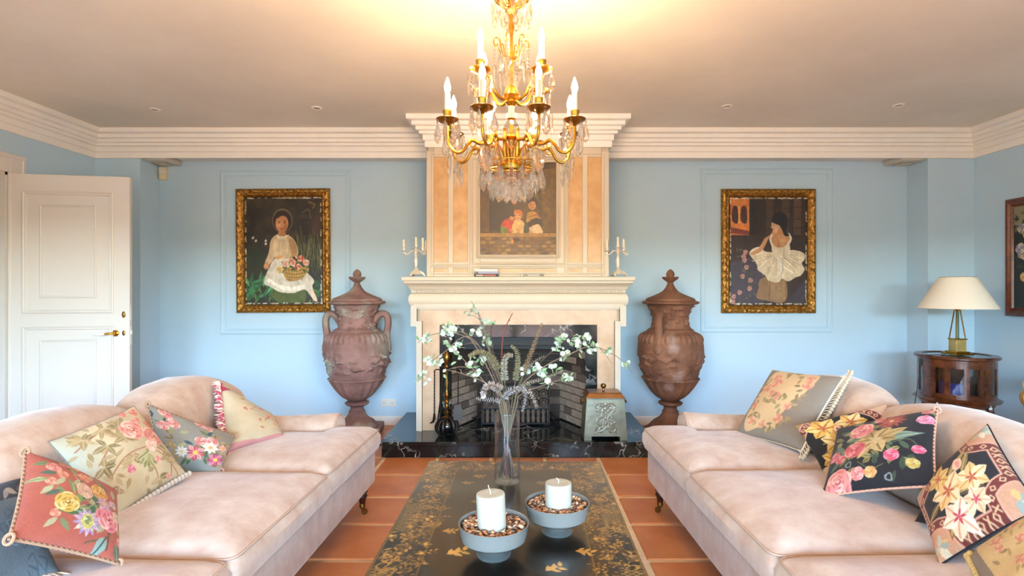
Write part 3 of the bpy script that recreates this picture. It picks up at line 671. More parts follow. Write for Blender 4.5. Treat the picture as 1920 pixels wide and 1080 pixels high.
def pic_balcony():
    p = Pic(80, 100, 300, '4c3a1e'); g = random.Random(12); p.mottled(.5, 4, 3)
    p.poly([(10, 20), (34, 18), (36, 74), (9, 74)], '2a2214'); p.ell(24, 26, 13, 18, 0, '3a3a1c', .7, .8); p.poly([(0, 12), (9, 12), (10, 76), (0, 76)], '6a5028', .8)
    p.poly([(50, 0), (62, 0), (60, 60), (46, 60)], '5c4620', .8); p.poly([(64, 10), (80, 8), (80, 76), (66, 76)], '74592c', .8)
    for i in range(60): p.ell(g.uniform(20, 60), g.uniform(4, 42), g.uniform(1, 4), g.uniform(1, 3), g.uniform(0, 3), g.choice(['4a5024', '6a6a2c', '3a3a18', '7a5a28', '8a7a3c']), .4, .8)
    for (x, y) in ((33, 34), (36, 44), (30, 28)): p.rose(x, y, 2.6, 'a03a20', 'e07848', 'f0a878')
    for i in range(40): p.ell(g.uniform(60, 79), g.uniform(20, 70), g.uniform(1, 3), g.uniform(1, 5), 0, g.choice(['6a6430', '8a7038', '4a4420']), .5, .6)
    # woman standing, dark hair, shawl
    p.shape([(52, 58), (48, 68), (47, 78), (64, 78), (65, 66), (62, 58), (57, 54)], '3a2a2a'); p.ell(55, 47, 4.2, 5.4, 0, 'd8a06c'); p.shape([(50.5, 46), (52, 41), (57, 40), (60, 44), (59.6, 50), (58, 44), (54, 43.6)], '1c120c'); p.ell(57, 41, 2.6, 2, 0, '1c120c')
    for ex in (53.4, 56.6): p.ell(ex, 46.6, .8, .4, 0, '3a1c0c')
    p.ell(55, 50, 1, .4, 0, 'a84030'); p.shape([(50, 56), (55, 54), (60, 56), (64, 62), (59, 61), (54, 63), (49, 66)], 'b89a4c'); p.line([(52, 60), (60, 57), (63, 61)], .9, 'a84a2c')
    # girl whispering, red jacket; girl in cream
    p.shape([(22, 68), (28, 62), (35, 62), (37, 72), (34, 78), (24, 78)], 'c84030'); p.shape([(22, 70), (28, 72), (30, 79), (23, 79)], '6a8a38'); p.ell(34, 60, 2.9, 3.5, .3, 'd49a6a'); p.shape([(31, 60), (33, 56), (37, 58), (36, 60), (33, 59)], '3a2010')
    p.shape([(35, 66), (40, 62), (46, 66), (47, 78), (34, 78)], 'e8cc88'); p.ell(40, 59, 3.6, 4.6, -.1, 'e0ac74'); p.shape([(35.6, 57), (37, 53), (41, 52), (45, 56), (44, 62), (42.4, 57), (38, 56)], 'd07c2c')
    p.ell(39.5, 61, .9, .4, 0, 'b04830'); p.ell(38, 58, .6, .35, 0, '4a2410'); p.ell(41.2, 58, .6, .35, 0, '4a2410')
    p.shape([(46, 76), (54, 70), (62, 68), (66, 78), (52, 79)], 'e6d8b8'); p.shape([(47, 66), (50, 68), (52, 76), (46, 77)], '3c4a38')
    for x, y in ((33, 74), (40, 74), (54, 76)): p.ell(x, y, 2.6, 1.1, .5, 'dca874')
    # parapet
    p.poly([(0, 77), (80, 77), (80, 81), (0, 81)], 'b08c4c'); p.poly([(0, 81), (80, 81), (80, 100), (0, 100)], '7a5c2e')
    for r_ in range(5):
        for i in range(10): p.ell(i*8.5+(4 if r_ % 2 else 0), 83+r_*3.9, 3.8, 1.7, 0, g.choice(['8a6a34', '9c8048', '6a5230', '7a6a5a', '5a4828', 'a08a58']), .3)
    p.ell(38, 84, 6, 3, 0, '4a2c14', .5); p.ell(34, 86, 1.4, 2.4, 0, 'd08a3c')
    for i in range(260): x, y = g.uniform(18, 68), g.uniform(42, 80); p.ell(x, y, g.uniform(.6, 1.6), g.uniform(.4, .9), g.uniform(0, 3), tuple(p.a[int(y*p.k), int(x*p.k)]*g.uniform(.72, 1.2)), .3, .7)
    p.a *= np.array([.86, .8, .72]); p.mottled(.22, 24, 8); return p
def pic_flowers():
    p = Pic(80, 108, 200, '1e2420'); g = random.Random(21); p.mottled(.4, 4, 3); p.poly([(0, 0), (80, 0), (80, 26), (0, 20)], '8a8468')
    for i in range(80): p.leaf(g.uniform(0, 80), g.uniform(0, 80), g.uniform(0, 6.3), 8, 3, g.choice(['2c3a24', '4a5a34', '3a3a20', '6a6a3c', '24301e']))
    for i in range(26): p.rose(g.uniform(6, 74), g.uniform(22, 86), g.uniform(4, 7), '5a3020', g.choice(['c08448', 'b0a0a0', 'd0a868', '8a90b0', 'c0a850']), 'e0d0b0')
    return p
def picture(name, label, pic, c, W, H, wd, rz=0, dp=.045, tilt=0, m=None, amp=.007, seed=1):
    t = thing(name, label, 'painting', c, rz)
    t.rotation_euler = (0, tilt, rz)
    cv = canvas_obj('canvas', pic, W-2*wd+.01, H-2*wd+.01, 300, t); cv.location = (0, -.012, 0)
    obj('backing', MB().box(-W/2+.01, W/2-.01, -.008, 0, -H/2+.01, H/2-.01), mat('dark_backing', '2a2018', .8), t)
    carved_frame(W, H, wd, dp, seed, t, m or m_gilt, amp)
    return t
yp = YB-.002; s_ = yp/F
def pc(x0, x1, y0, y1): return ((x0+x1)/2-CX)*s_, HC-((y0+y1)/2-CY)*s_, (x1-x0)*s_, (y1-y0)*s_
x, z, W, H = pc(445, 620, 354.5, 586)
picture('painting', 'gilt framed portrait of a girl in white holding a flower basket', pic_girl(), (x, yp, z), W, H, .075, tilt=-R(.4), seed=3)
x, z, W, H = pc(1351.5, 1527, 355, 587)
picture('painting', 'gilt framed picture of a ballet dancer in a cream tutu seen from behind', pic_dancer(), (x, yp, z), W, H, .075, seed=4)
t = thing('painting', 'painting of three people on a balcony set in the overmantel', 'painting', (X(971.3, YC), YC+.0195, (Z(300, YC)+Z(477.5, YC))/2))
cv = canvas_obj('canvas', pic_balcony(), X(1043, YC)-X(900, YC), Z(300, YC)-Z(477.5, YC), 300, t)
cv.location = (0, -.004, 0)
obj('backing', MB().box(-.306, .306, -.003, 0, -.38, .38), mat('dark_backing'), t)
pw = mat('frame_mahogany', '7a3c1c', .3, var=(18, .4), col2='4a1e0c')
t = picture('painting', 'dark still life of flowers in a reddish wooden frame on the side wall', pic_flowers(), (XR-.002, 4.585-.36, (1.99+1.043)/2), .72, .947, .07, rz=-PI/2, m=pw, amp=0, dp=.04)

# ------------------------------------------------------------------ terracotta urns
m_urn = mat('terracotta_patina', 'a07c72', .82, var=(5, .5), bump=(24, .5), col2='70504a', patina=('a9aea0', 3.2, .52))
m_urn2 = mat('terracotta_warm', '8f6248', .72, var=(5, .5), bump=(24, .5), col2='5c3826', patina=('a88f84', 3.6, .58))
def urn(label, loc, rz, m, seed):
    u = thing('urn', label, 'urn', loc, rz); K = .00147; g = random.Random(seed)
    zz = lambda y: (1014-y)*K
    ns = smooth_noise(200, 200, 26, seed, 2); ns = .5*(ns+ns[:, ::-1])           # mirrored so that it closes round the urn
    def nz(y, a):
        y, x = y % 199, (a/(2*PI)*199) % 199; i, j = int(y), int(x); fy, fx = y-i, x-j; k2 = (j+1) % 200
        return (ns[i, j]*(1-fx)+ns[i, k2]*fx)*(1-fy)+(ns[i+1, j]*(1-fx)+ns[i+1, k2]*fx)*fy
    # pedestal, foot
    obj('plinth', MB().box(-.205, .205, -.205, .205, 0, .062, .008), m, u)
    ft = [(r*K, zz(y)) for r, y in ((118, 972), (122, 962), (112, 950), (104, 944), (98, 938), (86, 930), (64, 915), (50, 895), (42, 878))]
    obj('foot', MB().lathe(ft, 72, fn=lambda a, j, z: 1+(.05*abs(math.sin(a*9)) if 4 <= j <= 8 else 0.02*math.sin(a*24)*(j in (1, 2)))), m, u)
    obj('stem', MB().lathe([(r*K, zz(y)) for r, y in ((42, 884), (48, 880), (48, 874), (40, 870), (38, 850), (44, 843), (60, 840), (70, 832), (70, 824), (58, 818), (36, 814))], 40), m, u)
    # cup of upright leaves
    cup = [(36, 818), (56, 806), (82, 788), (104, 766), (124, 740), (140, 714), (152, 692), (162, 682), (162, 676), (152, 674)]
    def leaf_fn(a, j, z):
        return 1+.05*abs(math.sin(a*9))*(1 if j < 8 else .3)+.012*math.cos(a*36)*(j in (2, 3, 4, 5, 6))
    obj('leaf_cup', MB().lathe([(r*K, zz(y)) for r, y in cup], 144, fn=leaf_fn), m, u)
    # body with a band of relief and a gadrooned shoulder
    key = [(150, 682), (157, 668), (168, 630), (178, 590), (184, 560), (188, 520), (189, 490), (186, 472), (184, 466), (176, 440), (164, 420), (152, 412), (138, 404), (132, 396), (124, 390)]
    dense = spline(key, 7)
    def body_fn(a, j, z):
        y = 1014-z/K; i = int((a/(2*PI))*199)
        if 500 < y < 660:
            wv = math.sin((y-500)/160*PI); sw = .5+.5*math.cos(a*4)
            return 1+.42*wv*max(0, nz((y-500)*.34, a)-.46)*(1.3 if y > 520+70*sw else .5)
        if 404 < y < 472:
            t_ = (y-404)/68; return 1+.06*abs(math.sin(a*17))*math.sin(t_*PI)
        return 1
    bd_ = obj('body', MB().lathe([(r*K, zz(y)) for r, y in dense], 360, fn=body_fn), m, u)
    nk = spline([(126, 392), (112, 384), (104, 366), (102, 345), (104, 320), (110, 295), (120, 272), (132, 254), (137, 246)], 7)
    def neck_fn(a, j, z):
        y = 1014-z/K; i = int((a/(2*PI))*199)
        return 1+.42*max(0, nz(y*.42, a)-.47)*(1 if 256 < y < 385 else 0)
    obj('neck', MB().lathe([(r*K, zz(y)) for r, y in nk], 300, fn=neck_fn), m, u)
    obj('rim', MB().lathe([(r*K, zz(y)) for r, y in ((130, 250), (150, 246), (163, 240), (165, 233), (160, 229), (145, 226), (120, 226))], 90, fn=lambda a, j, z: 1+.012*math.sin(a*48)*(1 < j < 4)), m, u)
    lid = obj('lid', MB().lathe([(r*K, zz(y)) for r, y in ((140, 228), (143, 222), (140, 214), (130, 208), (120, 206), (96, 196), (70, 184), (48, 172), (36, 160), (26, 144), (18, 126), (15, 118))], 90, fn=lambda a, j, z: 1+.04*math.sin(a*14)*(4 <= j <= 8)), m, u)
    obj('finial', MB().lathe([(r*K, zz(y)) for r, y in ((15, 120), (22, 112), (40, 98), (47, 88), (46, 84), (34, 84), (20, 86), (22, 74), (23, 66), (19, 54), (12, 46), (4, 40), (.01, 39))], 40, fn=lambda a, j, z: 1+.1*math.sin(a*8+z*90)*(j > 6)+.06*math.sin(a*10)*(j in (1, 2, 3))), m, lid)
    for sx in (-1, 1):
        pts = [(100, 352), (116, 322), (138, 304), (160, 304), (174, 318), (180, 345), (178, 380), (173, 412), (176, 440), (182, 470), (190, 500), (194, 520)]
        P = [(sx*r*K, 0, zz(y)) for r, y in spline(pts, 4)]; n = len(P)
        hb = MB().tube(P, [.03 if i < n*.62 else .03-.02*(i/n-.62)/.38 for i in range(n)], 10)
        hb.v = [(x, y*1.15, z) for x, y, z in hb.v]
        # acanthus leaf ends the handle on the shoulder
        hb.ball((sx*190*K, 0, zz(500)), .03, 10, 6, .5, 1.3, 1.6)
        obj('handle', hb, m, u)
    return u
urn('tall lidded terracotta urn with mossy grey patina, beside the girl portrait', (-1.412, 4.87, 0), R(6), m_urn, 2)
urn('tall lidded terracotta urn of warmer brown, beside the dancer picture', (1.312, 4.87, 0), R(54), m_urn2, 6)

# ------------------------------------------------------------------ sofas
m_sofa = mat('blush_damask', 'c7b5a5', .72, var=(11, .2), bump=(800, .07), sheen=.4, col2='b0937f')
m_pipe = mat('sofa_piping', 'b89f8c', .7)
m_legw = mat('turned_walnut', '3c1c14', .3)
def slab(outline, c, z0, z1, crown, bulge=.012, rings=10):
    """upholstered cushion: plan outline, walls that bulge, crowned top"""
    n = len(outline); b = MB(); vs = []; fs = []
    def ring(t, z, push=0):
        for (x, y) in outline:
            dx, dy = x-c[0], y-c[1]; L = math.hypot(dx, dy); k_ = t+push/L; vs.append((c[0]+dx*k_, c[1]+dy*k_, z))
    lv = [(.9, z0, 0), (1, z0+.004, 0), (1, z0+(z1-z0)*.3, bulge), (1, z0+(z1-z0)*.7, bulge), (1, z1-.006, 0), (.985, z1, 0)]
    for t_, z, pu in lv: ring(t_, z, pu)
    for i in range(1, rings): t_ = .985*(1-i/rings); ring(t_, z1+crown*(1-(t_/.985)**3)**.7)
    k = len(lv)+rings-1
    for r_ in range(k-1):
        for i in range(n): i2 = (i+1) % n; fs.append((r_*n+i, r_*n+i2, (r_+1)*n+i2, (r_+1)*n+i))
    vs.append((c[0], c[1], z1+crown)); ct = len(vs)-1
    for i in range(n): fs.append(((k-1)*n+i, (k-1)*n+(i+1) % n, ct))
    fs.append(tuple(range(n))[::-1]); return b.add(vs, fs)
def rounded(poly, r, n=4, per=.06):
    """round the corners of a polygon and resample its sides"""
    out = []; k = len(poly)
    for i in range(k):
        p, a, b_ = Vector(poly[i]), Vector(poly[i-1]), Vector(poly[(i+1) % k]); u = (a-p).normalized(); v = (b_-p).normalized()
        p0, p1 = p+u*r, p+v*r
        for j in range(n+1):
            t_ = j/n; out.append(tuple(p0*(1-t_)**2+p*2*t_*(1-t_)+p1*t_*t_))
        q1 = b_-v*r; L = (q1-p1).length; m_ = int(L/per)
        for j in range(1, m_): out.append(tuple(p1+(q1-p1)*j/m_))
    return out
def sofa(label, loc, rz):
    s = thing('sofa', label, 'sofa', loc, rz)
    HL, AI = 1.2, 1.0
    base = MB().box(-.96, 0, -1.17, 1.17, .155, .37, .035, 3); obj('seat_base', base, m_sofa, s)
    # seat cushions: outer two wrap in front of the arms
    for k_ in (-1, 0, 1):
        y0, y1 = -.385+k_*.77+.004, .385+k_*.77-.004
        if k_ == 0: pl = [(.025, y0+.004), (.025, y1-.004), (-.68, y1), (-.68, y0)]; c = (-.3, 0)
        elif k_ == 1: pl = [(.02, y0), (.02, 1.16), (-.18, 1.16), (-.18, .995), (-.68, .995), (-.68, y0)]; c = (-.2, .77)
        else: pl = [(.02, y1), (-.68, y1), (-.68, -.995), (-.18, -.995), (-.18, -1.16), (.02, -1.16)]; c = (-.2, -.77)
        ol = rounded(pl, .04)
        sc_ = obj('seat_cushion', slab(ol, c, .358, .466, .056, .02), m_sofa, s)
        obj('piping', MB().tube([(x, y, .464) for x, y in ol], .0042, 6, True).tube([(x, y, .366) for x, y in ol], .004, 6, True), m_pipe, sc_)
    # rolled arms
    for sy in (-1, 1):
        prof_ = [(.0, .30), (.0, .46), (.012, .50), (.05, .535), (.10, .55), (.15, .535), (.185, .50), (.19, .46), (.17, .42), (.165, .30)]
        pr_ = spline(prof_, 4)
        b = MB(); vs = []; xs_ = [-.19, -.195, -.21, -.3, -.5, -.7, -.82]; n = len(pr_)
        for i, x in enumerate(xs_):
            kx = (.86, .95, 1, 1, 1, 1, 1)[i]; lift = (.016, .017, .018, .01, 0, 0, .02)[i]
            for (o, z) in pr_: vs.append((x, sy*(AI+.09+(o-.09)*kx), .42+(z-.42)*kx+lift))
        fs = [(i*n+j, (i+1)*n+j, (i+1)*n+j+1, i*n+j+1) for i in range(len(xs_)-1) for j in range(n-1)]+[tuple(range(n)), tuple((len(xs_)-1)*n+j for j in range(n))]
        a_ = obj('arm', b.add(vs, fs), m_sofa, s, ang=50)
        obj('arm_piping', MB().tube([(-.192, sy*(AI+.09+(o-.09)*.95), .42+(z-.42)*.95+.017) for o, z in pr_], .005, 6), m_pipe, a_)
    # outer back and three crowned back pads
    N = 40; b = MB(); vs = []
    def top(y): return .70+.10*math.cos(min(1, abs(y)/1.2)*PI/2)-.02
    for i in range(N+1):
        y = -HL+.03+(2*HL-.06)*i/N; vs += [(-.82, y, .2), (-.90, y, top(y)-.06), (-.95, y, top(y)-.02), (-1.0, y, top(y)-.05), (-.98, y, .16)]
    obj('back_frame', b.add(vs, [(i*5+j, (i+1)*5+j, (i+1)*5+(j+1) % 5, i*5+(j+1) % 5) for i in range(N) for j in range(5)]+[tuple(range(5)), tuple(N*5+j for j in range(5))]), m_sofa, s)
    for k_ in (-1, 0, 1):
        yc, hw_ = k_*.77, .388; vs = []; A, B = 28, 28; hz = .5*(.36)
        for i in range(A+1):
            th = PI*(i/A)-PI/2                                   # along the width
            for j in range(B):
                ph = 2*PI*j/B
                e = lambda v_, p_: math.copysign(abs(v_)**p_, v_)
                cy_ = e(math.sin(th), .45); rr = e(math.cos(th), .42)
                zz_ = rr*e(math.sin(ph), .62); xx_ = rr*e(math.cos(ph), .62)
                y = yc+hw_*cy_
                tp = .815 if k_ == 0 else .82
                outer = (.05*max(0, cy_*k_)**2 if k_ else 0)
                z = .44+(tp-.44)*.5*(1+zz_)
                if zz_ > 0: z -= (.055*cy_*cy_+outer)*zz_
                x = -.76+xx_*(.13+.0*zz_)-.16*max(0, (z-.44)/.4)
                vs.append((x, y, z))
        fs = [(i*B+j, (i+1)*B+j, (i+1)*B+(j+1) % B, i*B+(j+1) % B) for i in range(A) for j in range(B)]
        obj('back_pad', MB().add(vs, fs), m_sofa, s, ang=70)
    # turned legs on brass casters
    for lx, ly in ((-.06, 1.1), (-.06, -1.1), (-.9, 1.1), (-.9, -1.1)):
        lg = obj('leg', MB().lathe([(.022, .165), (.03, .15), (.026, .138), (.03, .13), (.022, .12), (.028, .105), (.02, .088), (.016, .06)], 14, (lx, ly, 0)), m_legw, s)
        cb = MB().lathe([(.017, .066), (.018, .045), (.012, .04), (.01, .034)], 12, (lx, ly, 0)).tube([(lx, ly, .038), (lx+.01, ly, .034), (lx+.012, ly, .02)], .006, 6)
        wh = MB().lathe([(.0001, -.008), (.016, -.008), (.019, 0), (.016, .008), (.0001, .008)], 14).xf(Matrix.Translation((lx+.012, ly, .0195)) @ Matrix.Rotation(PI/2, 4, 'X'))
        cb.add(wh.v, wh.f); obj('caster', cb, m_brass, lg)
    return s
sofa('blush three-seat sofa holding the red and blue floral cushions', (-.858, 2.035, 0), R(-2.0))
sofa('blush three-seat sofa holding the black floral cushions', (.772, 2.06, 0), R(180+2.0))

# ------------------------------------------------------------------ needlepoint cushions
def print_red():
    p = Pic(100, 100, 210, 'b05c4a'); p.mottled(.07, 5, 2); g = random.Random(4); p.z = (1.14, 74, 66)
    for (x, y, r) in ((30, 34, 5), (44, 30, 5), (22, 44, 4), (60, 14, 4), (30, 74, 4)): p.leaf(x+4, y+4, .8, 14, 5, '7a8a60'); p.leaf(x+2, y+4, 2.2, 12, 5, 'b0b088'); p.rose(x, y, r, '9a4038', 'dc8c70', 'f0c4a4')
   
    for i in range(26): p.leaf(g.gauss(60, 13), g.gauss(54, 13), g.uniform(0, 6.3), 13, 6, g.choice(['4a5a48', '7a8a58', 'a8a880', '5a4a48', '8a9a78']), 'c0b890')
    for i in range(9): p.leaf(g.uniform(45, 75), g.uniform(40, 70), g.uniform(0, 6.3), 14, 6, g.choice(['3c6a40', '7a9a58', 'a8b880', '2e4a3a']))
    p.curve([(20, 12), (40, 28), (58, 48), (75, 70), (80, 92)], 1.4, '4a4438'); p.curve([(60, 92), (76, 84), (82, 72)], 1.2, '5a5a3a')
    for (x, y, a) in ((30, 12, .4), (22, 22, 2.8), (38, 20, 1.2), (26, 34, 3), (20, 42, 3), (30, 52, 2.6), (40, 60, 3.0), (46, 62, 2.7)): p.leaf(x, y, a, 12, 5, g.choice(['98a878', 'c8c89a', '6a8a5a', '4a6a5a']), '6a5a30')
    p.leaf(52, 68, 3.0, 22, 8, '3f7040', '8ab070'); p.leaf(66, 58, .9, 18, 9, '7a9a58', 'c8d098'); p.leaf(76, 84, 1.9, 15, 11, '8fa89c', '2e4a3e'); p.leaf(88, 84, 1.1, 14, 8, '5a7060', 'b0a870'); p.leaf(84, 66, .8, 12, 6, 'b0b070')
    for (x, y, r, d, m_, l) in ((34, 18, 5, '8a4030', 'd88068', 'e8b090'), (24, 27, 6, 'a84848', 'dc8478', 'f0c0b0'), (44, 16, 5, 'b06030', 'e09860', 'f0c890'), (52, 26, 6, 'b0503a', 'e4906a', 'f0c0a0'), (68, 36, 10, '9a6420', 'dca444', 'f0cc74'), (51, 44, 9, 'b08068', 'd8b098', 'ecd0b8'),
                            (37, 62, 10.5, '8a6a20', 'd8b458', 'eedc94'), (76, 65, 14, 'b03858', 'e58c98', 'f4c4bc'), (84, 43, 5, '6a6a80', 'c8b8b0', 'e8dcc8'), (88, 56, 6, '8a7050', 'd8c8a0', 'f0e4c8'), (93, 80, 4.5, 'a84848', 'e09a90', 'f4d0c0')): p.rose(x, y, r, d, m_, l)
    p.daisy(56, 76, 13, 13, 'a990b8', 'cbb6d2', 'd8cf7c'); p.ell(56, 76, 5.5, 7, 0, 'c9bf6a'); p.ell(56, 75, 3, 4, 0, '7a9060')
    p.daisy(72, 49, 9, 12, 'b08cae', 'd4b0c4', 'd8c070')
    for i in range(24): x, y = g.uniform(48, 64), g.uniform(68, 84); p.ell(x, y, .8, .8, 0, g.choice(['f0ecc0', 'a8b060', 'e8e0a0']))
    return p.stitch(.12)
def print_cream():
    p = Pic(100, 100, 210, 'c6b48f'); p.mottled(.12, 3, 5); g = random.Random(14)
    p.z = (1.12, 55, 50); p.ell(10, 30, 26, 40, 0, 'b4bcae', 1, .8); p.ell(0, 60, 12, 26, 0, 'd4a8b4', 1, .6)
    for pts in ([(18, 48), (40, 36), (66, 42)], [(22, 62), (44, 52), (74, 54)], [(60, 92), (62, 70), (50, 54)], [(84, 94), (80, 72), (72, 58)], [(76, 90), (84, 70), (70, 50)], [(12, 26), (40, 18), (60, 24)]): p.curve(pts, 1.1, 'a2664c')
    for i in range(34): p.leaf(g.uniform(12, 92), g.uniform(10, 92), g.uniform(0, 6.3), g.uniform(8, 13), g.uniform(3, 5), g.choice(['ab9468', '9a8256', 'b49c72', '8a7850']), 'c0ae86')
    for (x, y, n_) in ((20, 52, 7), (24, 18, 8), (44, 16, 8), (58, 20, 7), (46, 58, 7), (86, 66, 7), (62, 88, 5), (88, 80, 5), (34, 34, 6), (54, 34, 6)):
        for i in range(n_): p.leaf(x, y, g.uniform(0, 6.3), g.uniform(9, 15), g.uniform(3.5, 6), g.choice(['a2895c', '8d7449', 'b69d70', '94825a', '7d6c44']), 'c9b68c')
    for i in range(6): p.leaf(60+i, 58, 1.2+i*.35, 18, 7, g.choice(['a09a68', 'b8b080', '8a8050']), '6a6038')
    for (x, y, r, d, m_, l) in ((66, 30, 13, 'b85848', 'e2988a', 'f2c8b4'), (83, 45, 12, 'b85848', 'dd9084', 'efc4b0'), (72, 54, 7, 'c89078', 'e8c0a8', 'f4e0cc'), (74, 8, 5, 'b04a3c', 'd88068', 'e8b098'), (86, 12, 5, 'b04a3c', 'd88068', 'e8b098'), (80, 22, 5, 'b85848', 'dc9080', 'ecc0b0'), (40, 66, 4.5, 'a84858', 'd07880', 'e8b0b0'), (70, 70, 4, 'b86050', 'dc9484', 'e8c0b0'), (73, 90, 3.5, 'b86050', 'dc9484', 'e8c0b0'), (90, 30, 5, 'b04a3c', 'd88068', 'e8b098')): p.rose(x, y, r, d, m_, l)
    return p.stitch(.08)
def print_blue():
    p = Pic(100, 100, 200, '938f84'); g = random.Random(24); p.ell(40, 90, 60, 34, 0, '6a8a8e', 1, .6); p.mottled(.08, 4, 5)
    for (x, y) in ((14, 40), (12, 60), (86, 40), (90, 62), (84, 84), (18, 78), (72, 24)):
        for i in range(5): a = g.uniform(0, 6.3); p.curve([(x, y), (x+7*math.cos(a), y+7*math.sin(a)), (x+8*math.cos(a+1), y+8*math.sin(a+1))], 2.2, g.choice(['a58a58', 'c0a878', '7a6a40']))
    p.z = (1.2, 52, 62)
    for i in range(30): p.leaf(g.gauss(56, 15), g.gauss(58, 14), g.uniform(0, 6.3), 12, 5, g.choice(['4f6a4a', '8a9a6c', '3f5a68', 'a8a878', '6a7a50']))
    for i in range(12): p.leaf(g.gauss(22, 6), g.gauss(24, 10), g.uniform(0, 6.3), 9, 4, g.choice(['4f6a4a', '8a9a6c', '3f5a58']))
    for (x, y, r) in ((22, 16, 7), (26, 28, 7), (16, 34, 6), (54, 16, 6), (62, 20, 5), (66, 44, 9), (54, 46, 8)): p.rose(x, y, r, 'a0484c', 'd88c84', 'f0ccbc')
    p.daisy(48, 66, 13, 8, 'b84a5a', 'e4a8a4', 'e8c860'); p.daisy(76, 74, 13, 8, 'b04468', 'dc8ca8', 'e8cc58'); p.daisy(66, 54, 11, 8, 'ead2c2', 'f4e6d8', 'd8b068'); p.daisy(32, 66, 8, 9, 'e6e2d8', 'c8cccc', 'd8c878'); p.daisy(82, 50, 7, 6, 'dc9a80', 'e8b8a0', 'd8a858')
    return p.stitch(.1)
def print_creamred():
    p = Pic(100, 100, 170, 'cdbf9f'); g = random.Random(34); p.mottled(.12, 3, 5)
    p.poly([(0, 0), (26, 0), (10, 8), (0, 12)], 'b02848'); p.poly([(0, 92), (50, 96), (100, 88), (100, 100), (0, 100)], 'c8607a', .5); p.poly([(80, 0), (100, 0), (100, 40)], 'b4324c', .8)
    p.ell(85, 40, 16, 22, .4, 'c8a468', .8, .7)
    for i in range(20): p.leaf(g.uniform(30, 95), g.uniform(10, 85), g.uniform(0, 6.3), 12, 4, g.choice(['c9ac74', 'b89a60', 'd8c090', 'c08a60']))
    for (x, y, r) in ((30, 38, 4), (62, 26, 5), (84, 24, 6), (70, 50, 5), (90, 52, 5), (50, 62, 3)): p.rose(x, y, r, 'b03048', 'd47a70', 'e8b8a0')
    return p.stitch(.06)
def print_slate():
    p = Pic(100, 100, 150, '565e60'); g = random.Random(44); p.mottled(.15, 5, 5); p.poly([(0, 0), (100, 0), (100, 26), (0, 34)], '26262e')
    for i in range(26): x, y = g.uniform(0, 100), g.uniform(32, 100); a = g.uniform(0, 6); p.curve([(x, y), (x+9*math.cos(a), y+9*math.sin(a)), (x+10*math.cos(a+1.2), y+10*math.sin(a+1.2)), (x+5*math.cos(a+2), y+5*math.sin(a+2))], 1.2, g.choice(['36464f', '6a7e86', '3c4c58']))
    for i in range(10): p.leaf(g.uniform(0, 100), g.uniform(2, 26), g.uniform(0, 6), 18, 8, g.choice(['8a7c6c', '6a6a58', '9a8c78', '5a4a48']))
    return p.stitch(.14)
def print_grey():
    p = Pic(100, 100, 200, '8f867a'); g = random.Random(54); p.mottled(.05, 4, 2)
    p.shape([(14, 4), (36, 2), (72, 2), (80, 12), (74, 40), (64, 62), (62, 86), (40, 88), (18, 96), (8, 70), (10, 30)], 'dcbf92')
    for i in range(60):
        a = g.uniform(0, 6.3); x, y = 42+34*math.cos(a)*g.uniform(.8, 1.1), 46+42*math.sin(a)*g.uniform(.85, 1.1); p.leaf(x, y, g.uniform(0, 6.3), 9, 4, g.choice(['a89468', '94865a', 'b8a478', '8a7c5c']))
    for (x, y, r) in ((30, 24, 9), (20, 34, 7), (44, 46, 8), (34, 42, 6), (60, 74, 7), (14, 60, 6), (74, 22, 7), (72, 12, 6), (40, 84, 5), (22, 82, 6), (24, 14, 6), (66, 56, 5)): p.rose(x, y, r, 'b8604c', 'dc9c80', 'ecc8a8')
    for i in range(12): p.leaf(g.gauss(40, 12), g.gauss(50, 12), g.uniform(0, 6.3), 10, 5, g.choice(['a89c70', '94865a']))
    return p.stitch(.07)
def lily(p, x, y, r, rot, cols=('e8c488', 'f2dcb0', 'd09a54'), ctr='b85a3c'):
    for i in range(6):
        a = rot+i*PI/3; p.leaf(x, y, a, r*.95, r*.74, cols[i % 2], cols[2])
    for i in range(5): a = rot+.3+i*1.25; p.leaf(x, y, a, r*.4, r*.14, ctr)
def band(p, pts, wd=9):
    p.line(pts, wd+3.2, 'd8a48c'); p.line(pts, wd, '6e2a22')
    for (x0, y0), (x1, y1) in zip(pts[:-1], pts[1:]):
        L = math.hypot(x1-x0, y1-y0); n = max(1, int(L/7)); ux, uy = (x1-x0)/L, (y1-y0)/L
        for i in range(n):
            t_ = (i+.5)/n*L; cx_, cy_ = x0+ux*t_, y0+uy*t_
            if i % 2: p.line([(cx_-2.2*ux-2.6*uy, cy_-2.2*uy+2.6*ux), (cx_+2.2*ux+2.6*uy, cy_+2.2*uy-2.6*ux)], 1.3, 'dcb890'); p.line([(cx_-2.2*ux+2.6*uy, cy_-2.2*uy-2.6*ux), (cx_+2.2*ux-2.6*uy, cy_+2.2*uy+2.6*ux)], 1.3, 'dcb890')
            else:
                q_ = [(cx_-2.8*ux, cy_-2.8*uy), (cx_-2.4*uy, cy_+2.4*ux), (cx_+2.8*ux, cy_+2.8*uy), (cx_+2.4*uy, cy_-2.4*ux), (cx_-2.8*ux, cy_-2.8*uy)]; p.line(q_, 1.1, 'dcb890')
